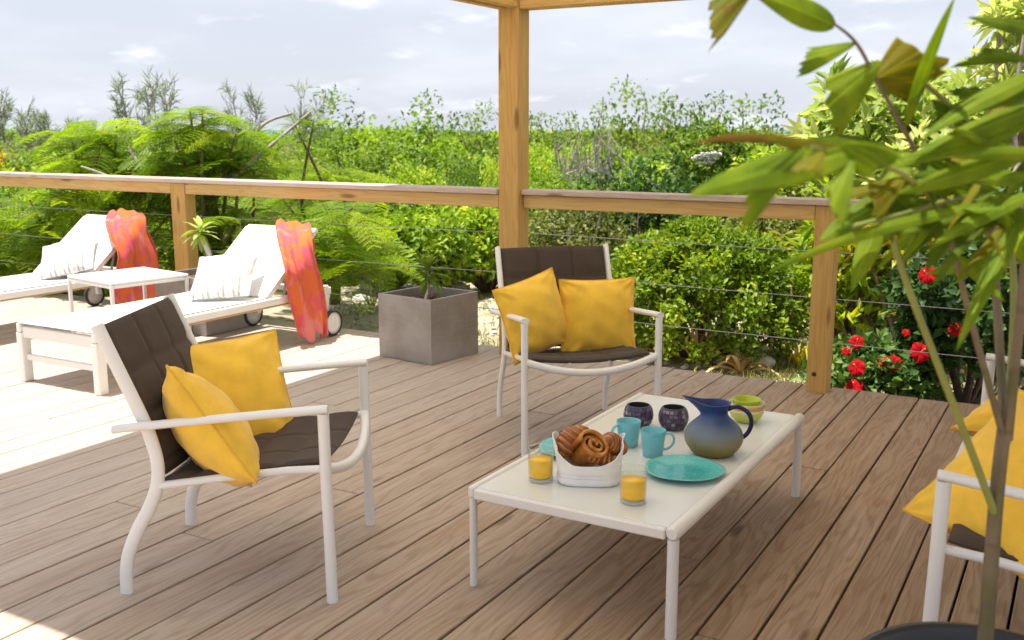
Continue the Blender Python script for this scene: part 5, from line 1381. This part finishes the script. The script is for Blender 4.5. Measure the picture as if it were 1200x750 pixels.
LV = [
 # upper left leaves against the sky
 ((978, 30, 1.40), (880, -14, 1.36), 34, 'palm green', 'lance', .3, .10), ((890, -25, 1.38), (812, 38, 1.34), 46, 'palm yellow', 'fish', .2, .05),
 ((1003, 50, 1.42), (918, 80, 1.38), 34, 'palm green', 'fish', .5, .08), ((1032, 72, 1.44), (948, 142, 1.40), 62, 'palm green', 'fish', .1, .10),
 ((1026, 92, 1.45), (1098, 48, 1.50), 66, 'palm yellow', 'fish', -.2, .06), ((1026, 95, 1.45), (1112, 96, 1.5), 60, 'palm yellow', 'fish', .3, .08),
 ((1075, 70, 1.52), (1045, 130, 1.48), 40, 'palm yellow', 'fish', .3, .1),
 ((1062, 148, 1.48), (1116, -12, 1.42), 20, 'palm green', 'lance', .9, .03), ((985, 112, 1.42), (982, 165, 1.42), 12, 'palm brown', 'lance', .2, .05),
 # left drooping blurred leaves
 ((1002, 178, 1.35), (796, 226, 1.22), 46, 'palm green', 'lance', .4, .10), ((945, 172, 1.30), (846, 252, 1.24), 56, 'palm green', 'fish', .1, .10),
 ((945, 166, 1.32), (808, 153, 1.26), 13, 'palm brown', 'lance', .5, .06), ((985, 170, 1.34), (880, 168, 1.28), 18, 'palm yellow', 'fish', .4, .05),
 ((1045, 190, 1.42), (930, 160, 1.34), 30, 'palm dark', 'lance', .5, .08), ((985, 170, 1.34), (1050, 205, 1.36), 56, 'palm green', 'fish', .2, .06),
 ((965, 178, 1.30), (940, 205, 1.28), 34, 'palm yellow', 'fish', .2, .1), ((1000, 185, 1.34), (965, 262, 1.30), 40, 'palm green', 'fish', .3, .12),
 ((1042, 228, 1.45), (1062, 285, 1.45), 40, 'palm dark', 'fish', .1, .06), ((1040, 230, 1.44), (960, 282, 1.40), 30, 'palm green', 'lance', .4, .06),
 ((1160, 238, 1.50), (890, 297, 1.32), 26, 'palm green', 'lance', .5, .05), ((1090, 240, 1.5), (1010, 235, 1.42), 34, 'palm dark', 'lance', .5, .05),
 # right side mass
 ((1215, 70, 1.55), (1108, 60, 1.5), 40, 'palm dark', 'fish', .3, .04), ((1215, 105, 1.5), (1098, 128, 1.42), 34, 'palm dark', 'lance', .4, .06), ((1220, 85, 1.5), (1075, 152, 1.4), 40, 'palm green', 'lance', .3, .06),
 ((1215, 140, 1.5), (1020, 205, 1.38), 40, 'palm green', 'lance', .4, .07), ((1215, 125, 1.5), (1060, 185, 1.4), 44, 'palm green', 'lance', .2, .07),
 ((1210, 175, 1.5), (1045, 232, 1.4), 44, 'palm green', 'lance', .3, .06), ((1140, 150, 1.7), (1075, 118, 1.6), 40, 'palm dark', 'fish', .3, .08),
 ((1150, 190, 1.7), (1070, 235, 1.55), 52, 'palm dark', 'fish', .3, .1), ((1180, 165, 1.66), (1105, 205, 1.55), 56, 'palm yellow', 'fish', .2, .1),
 ((1120, 200, 1.6), (1040, 175, 1.5), 46, 'palm dark', 'fish', .2, .1), ((1175, 240, 1.7), (1225, 320, 1.5), 62, 'palm green', 'lance', .1, .1),
 ((1192, 262, 1.55), (1122, 398, 1.45), 40, 'palm green', 'lance', .2, .08), ((1150, 245, 1.7), (1205, 255, 1.5), 70, 'palm green', 'fish', .1, .05),
 ((1110, 255, 1.55), (1050, 272, 1.5), 22, 'palm dark', 'lance', .4, .05), ((1175, 310, 1.8), (1080, 312, 1.62), 18, 'palm green', 'lance', .5, .06),
 ((1160, 130, 1.72), (1200, 190, 1.6), 60, 'palm dark', 'fish', .2, .1), ((1190, 100, 1.6), (1150, 170, 1.5), 40, 'palm yellow', 'fish', .3, .1),
 ((1205, 205, 1.6), (1130, 215, 1.5), 30, 'palm green', 'lance', .5, .05), ((1215, 225, 1.55), (1085, 282, 1.42), 32, 'palm green', 'lance', .4, .06),
 ((1100, 230, 1.58), (1125, 180, 1.55), 46, 'palm green', 'fish', .2, .08), ((1080, 190, 1.52), (1110, 235, 1.45), 50, 'palm dark', 'fish', .1, .08),
 ((1030, 262, 1.46), (1000, 330, 1.42), 26, 'palm green', 'lance', .3, .08), ((1215, 35, 1.6), (1130, 20, 1.5), 18, 'palm dark', 'lance', .5, .05),
 ((1060, 208, 1.46), (1005, 245, 1.40), 46, 'palm yellow', 'fish', .3, .1), ((1120, 300, 1.62), (1180, 352, 1.6), 24, 'palm green', 'lance', .3, .08),
]
LV = [((b_[0], b_[1], b_[2] * .82), (t_[0], t_[1], t_[2] * .80), w_, mt, kd, rl, bd) if b_[0] < 1046 and 150 < b_[1] < 200 else (b_, t_, w_, mt, kd, rl, bd) for b_, t_, w_, mt, kd, rl, bd in LV]
pr = random.Random(4)
for k in range(64):
    bx, by = pr.choice(((1150, 190), (1180, 230), (1195, 120), (1110, 235), (1205, 170), (1165, 260), (1075, 190)))
    bx += pr.uniform(-18, 18); by += pr.uniform(-22, 22); D = pr.uniform(1.45, 1.95); a = pr.uniform(2.5, 4.3) if pr.random() < .75 else pr.uniform(-1.2, 1.2)
    l = pr.uniform(55, 135)
    LV.append(((bx, by, D), (bx + l * math.cos(a), by - l * .75 * math.sin(a) + pr.uniform(0, 25), D - pr.uniform(0, .15)), pr.uniform(14, 38), pr.choice(('palm green', 'palm green', 'palm dark', 'palm dark', 'palm green', 'palm yellow')), pr.choice(('lance', 'fish')), pr.uniform(.1, .9), pr.uniform(.03, .14)))
for i, (b_, t_, w_, mt, kd, rl, bd) in enumerate(LV):
    if b_[0] > 1060 and w_ > 22: w_ *= .55
    palm_leaf(b_, t_, w_, mt, kd, rl, bd, i)
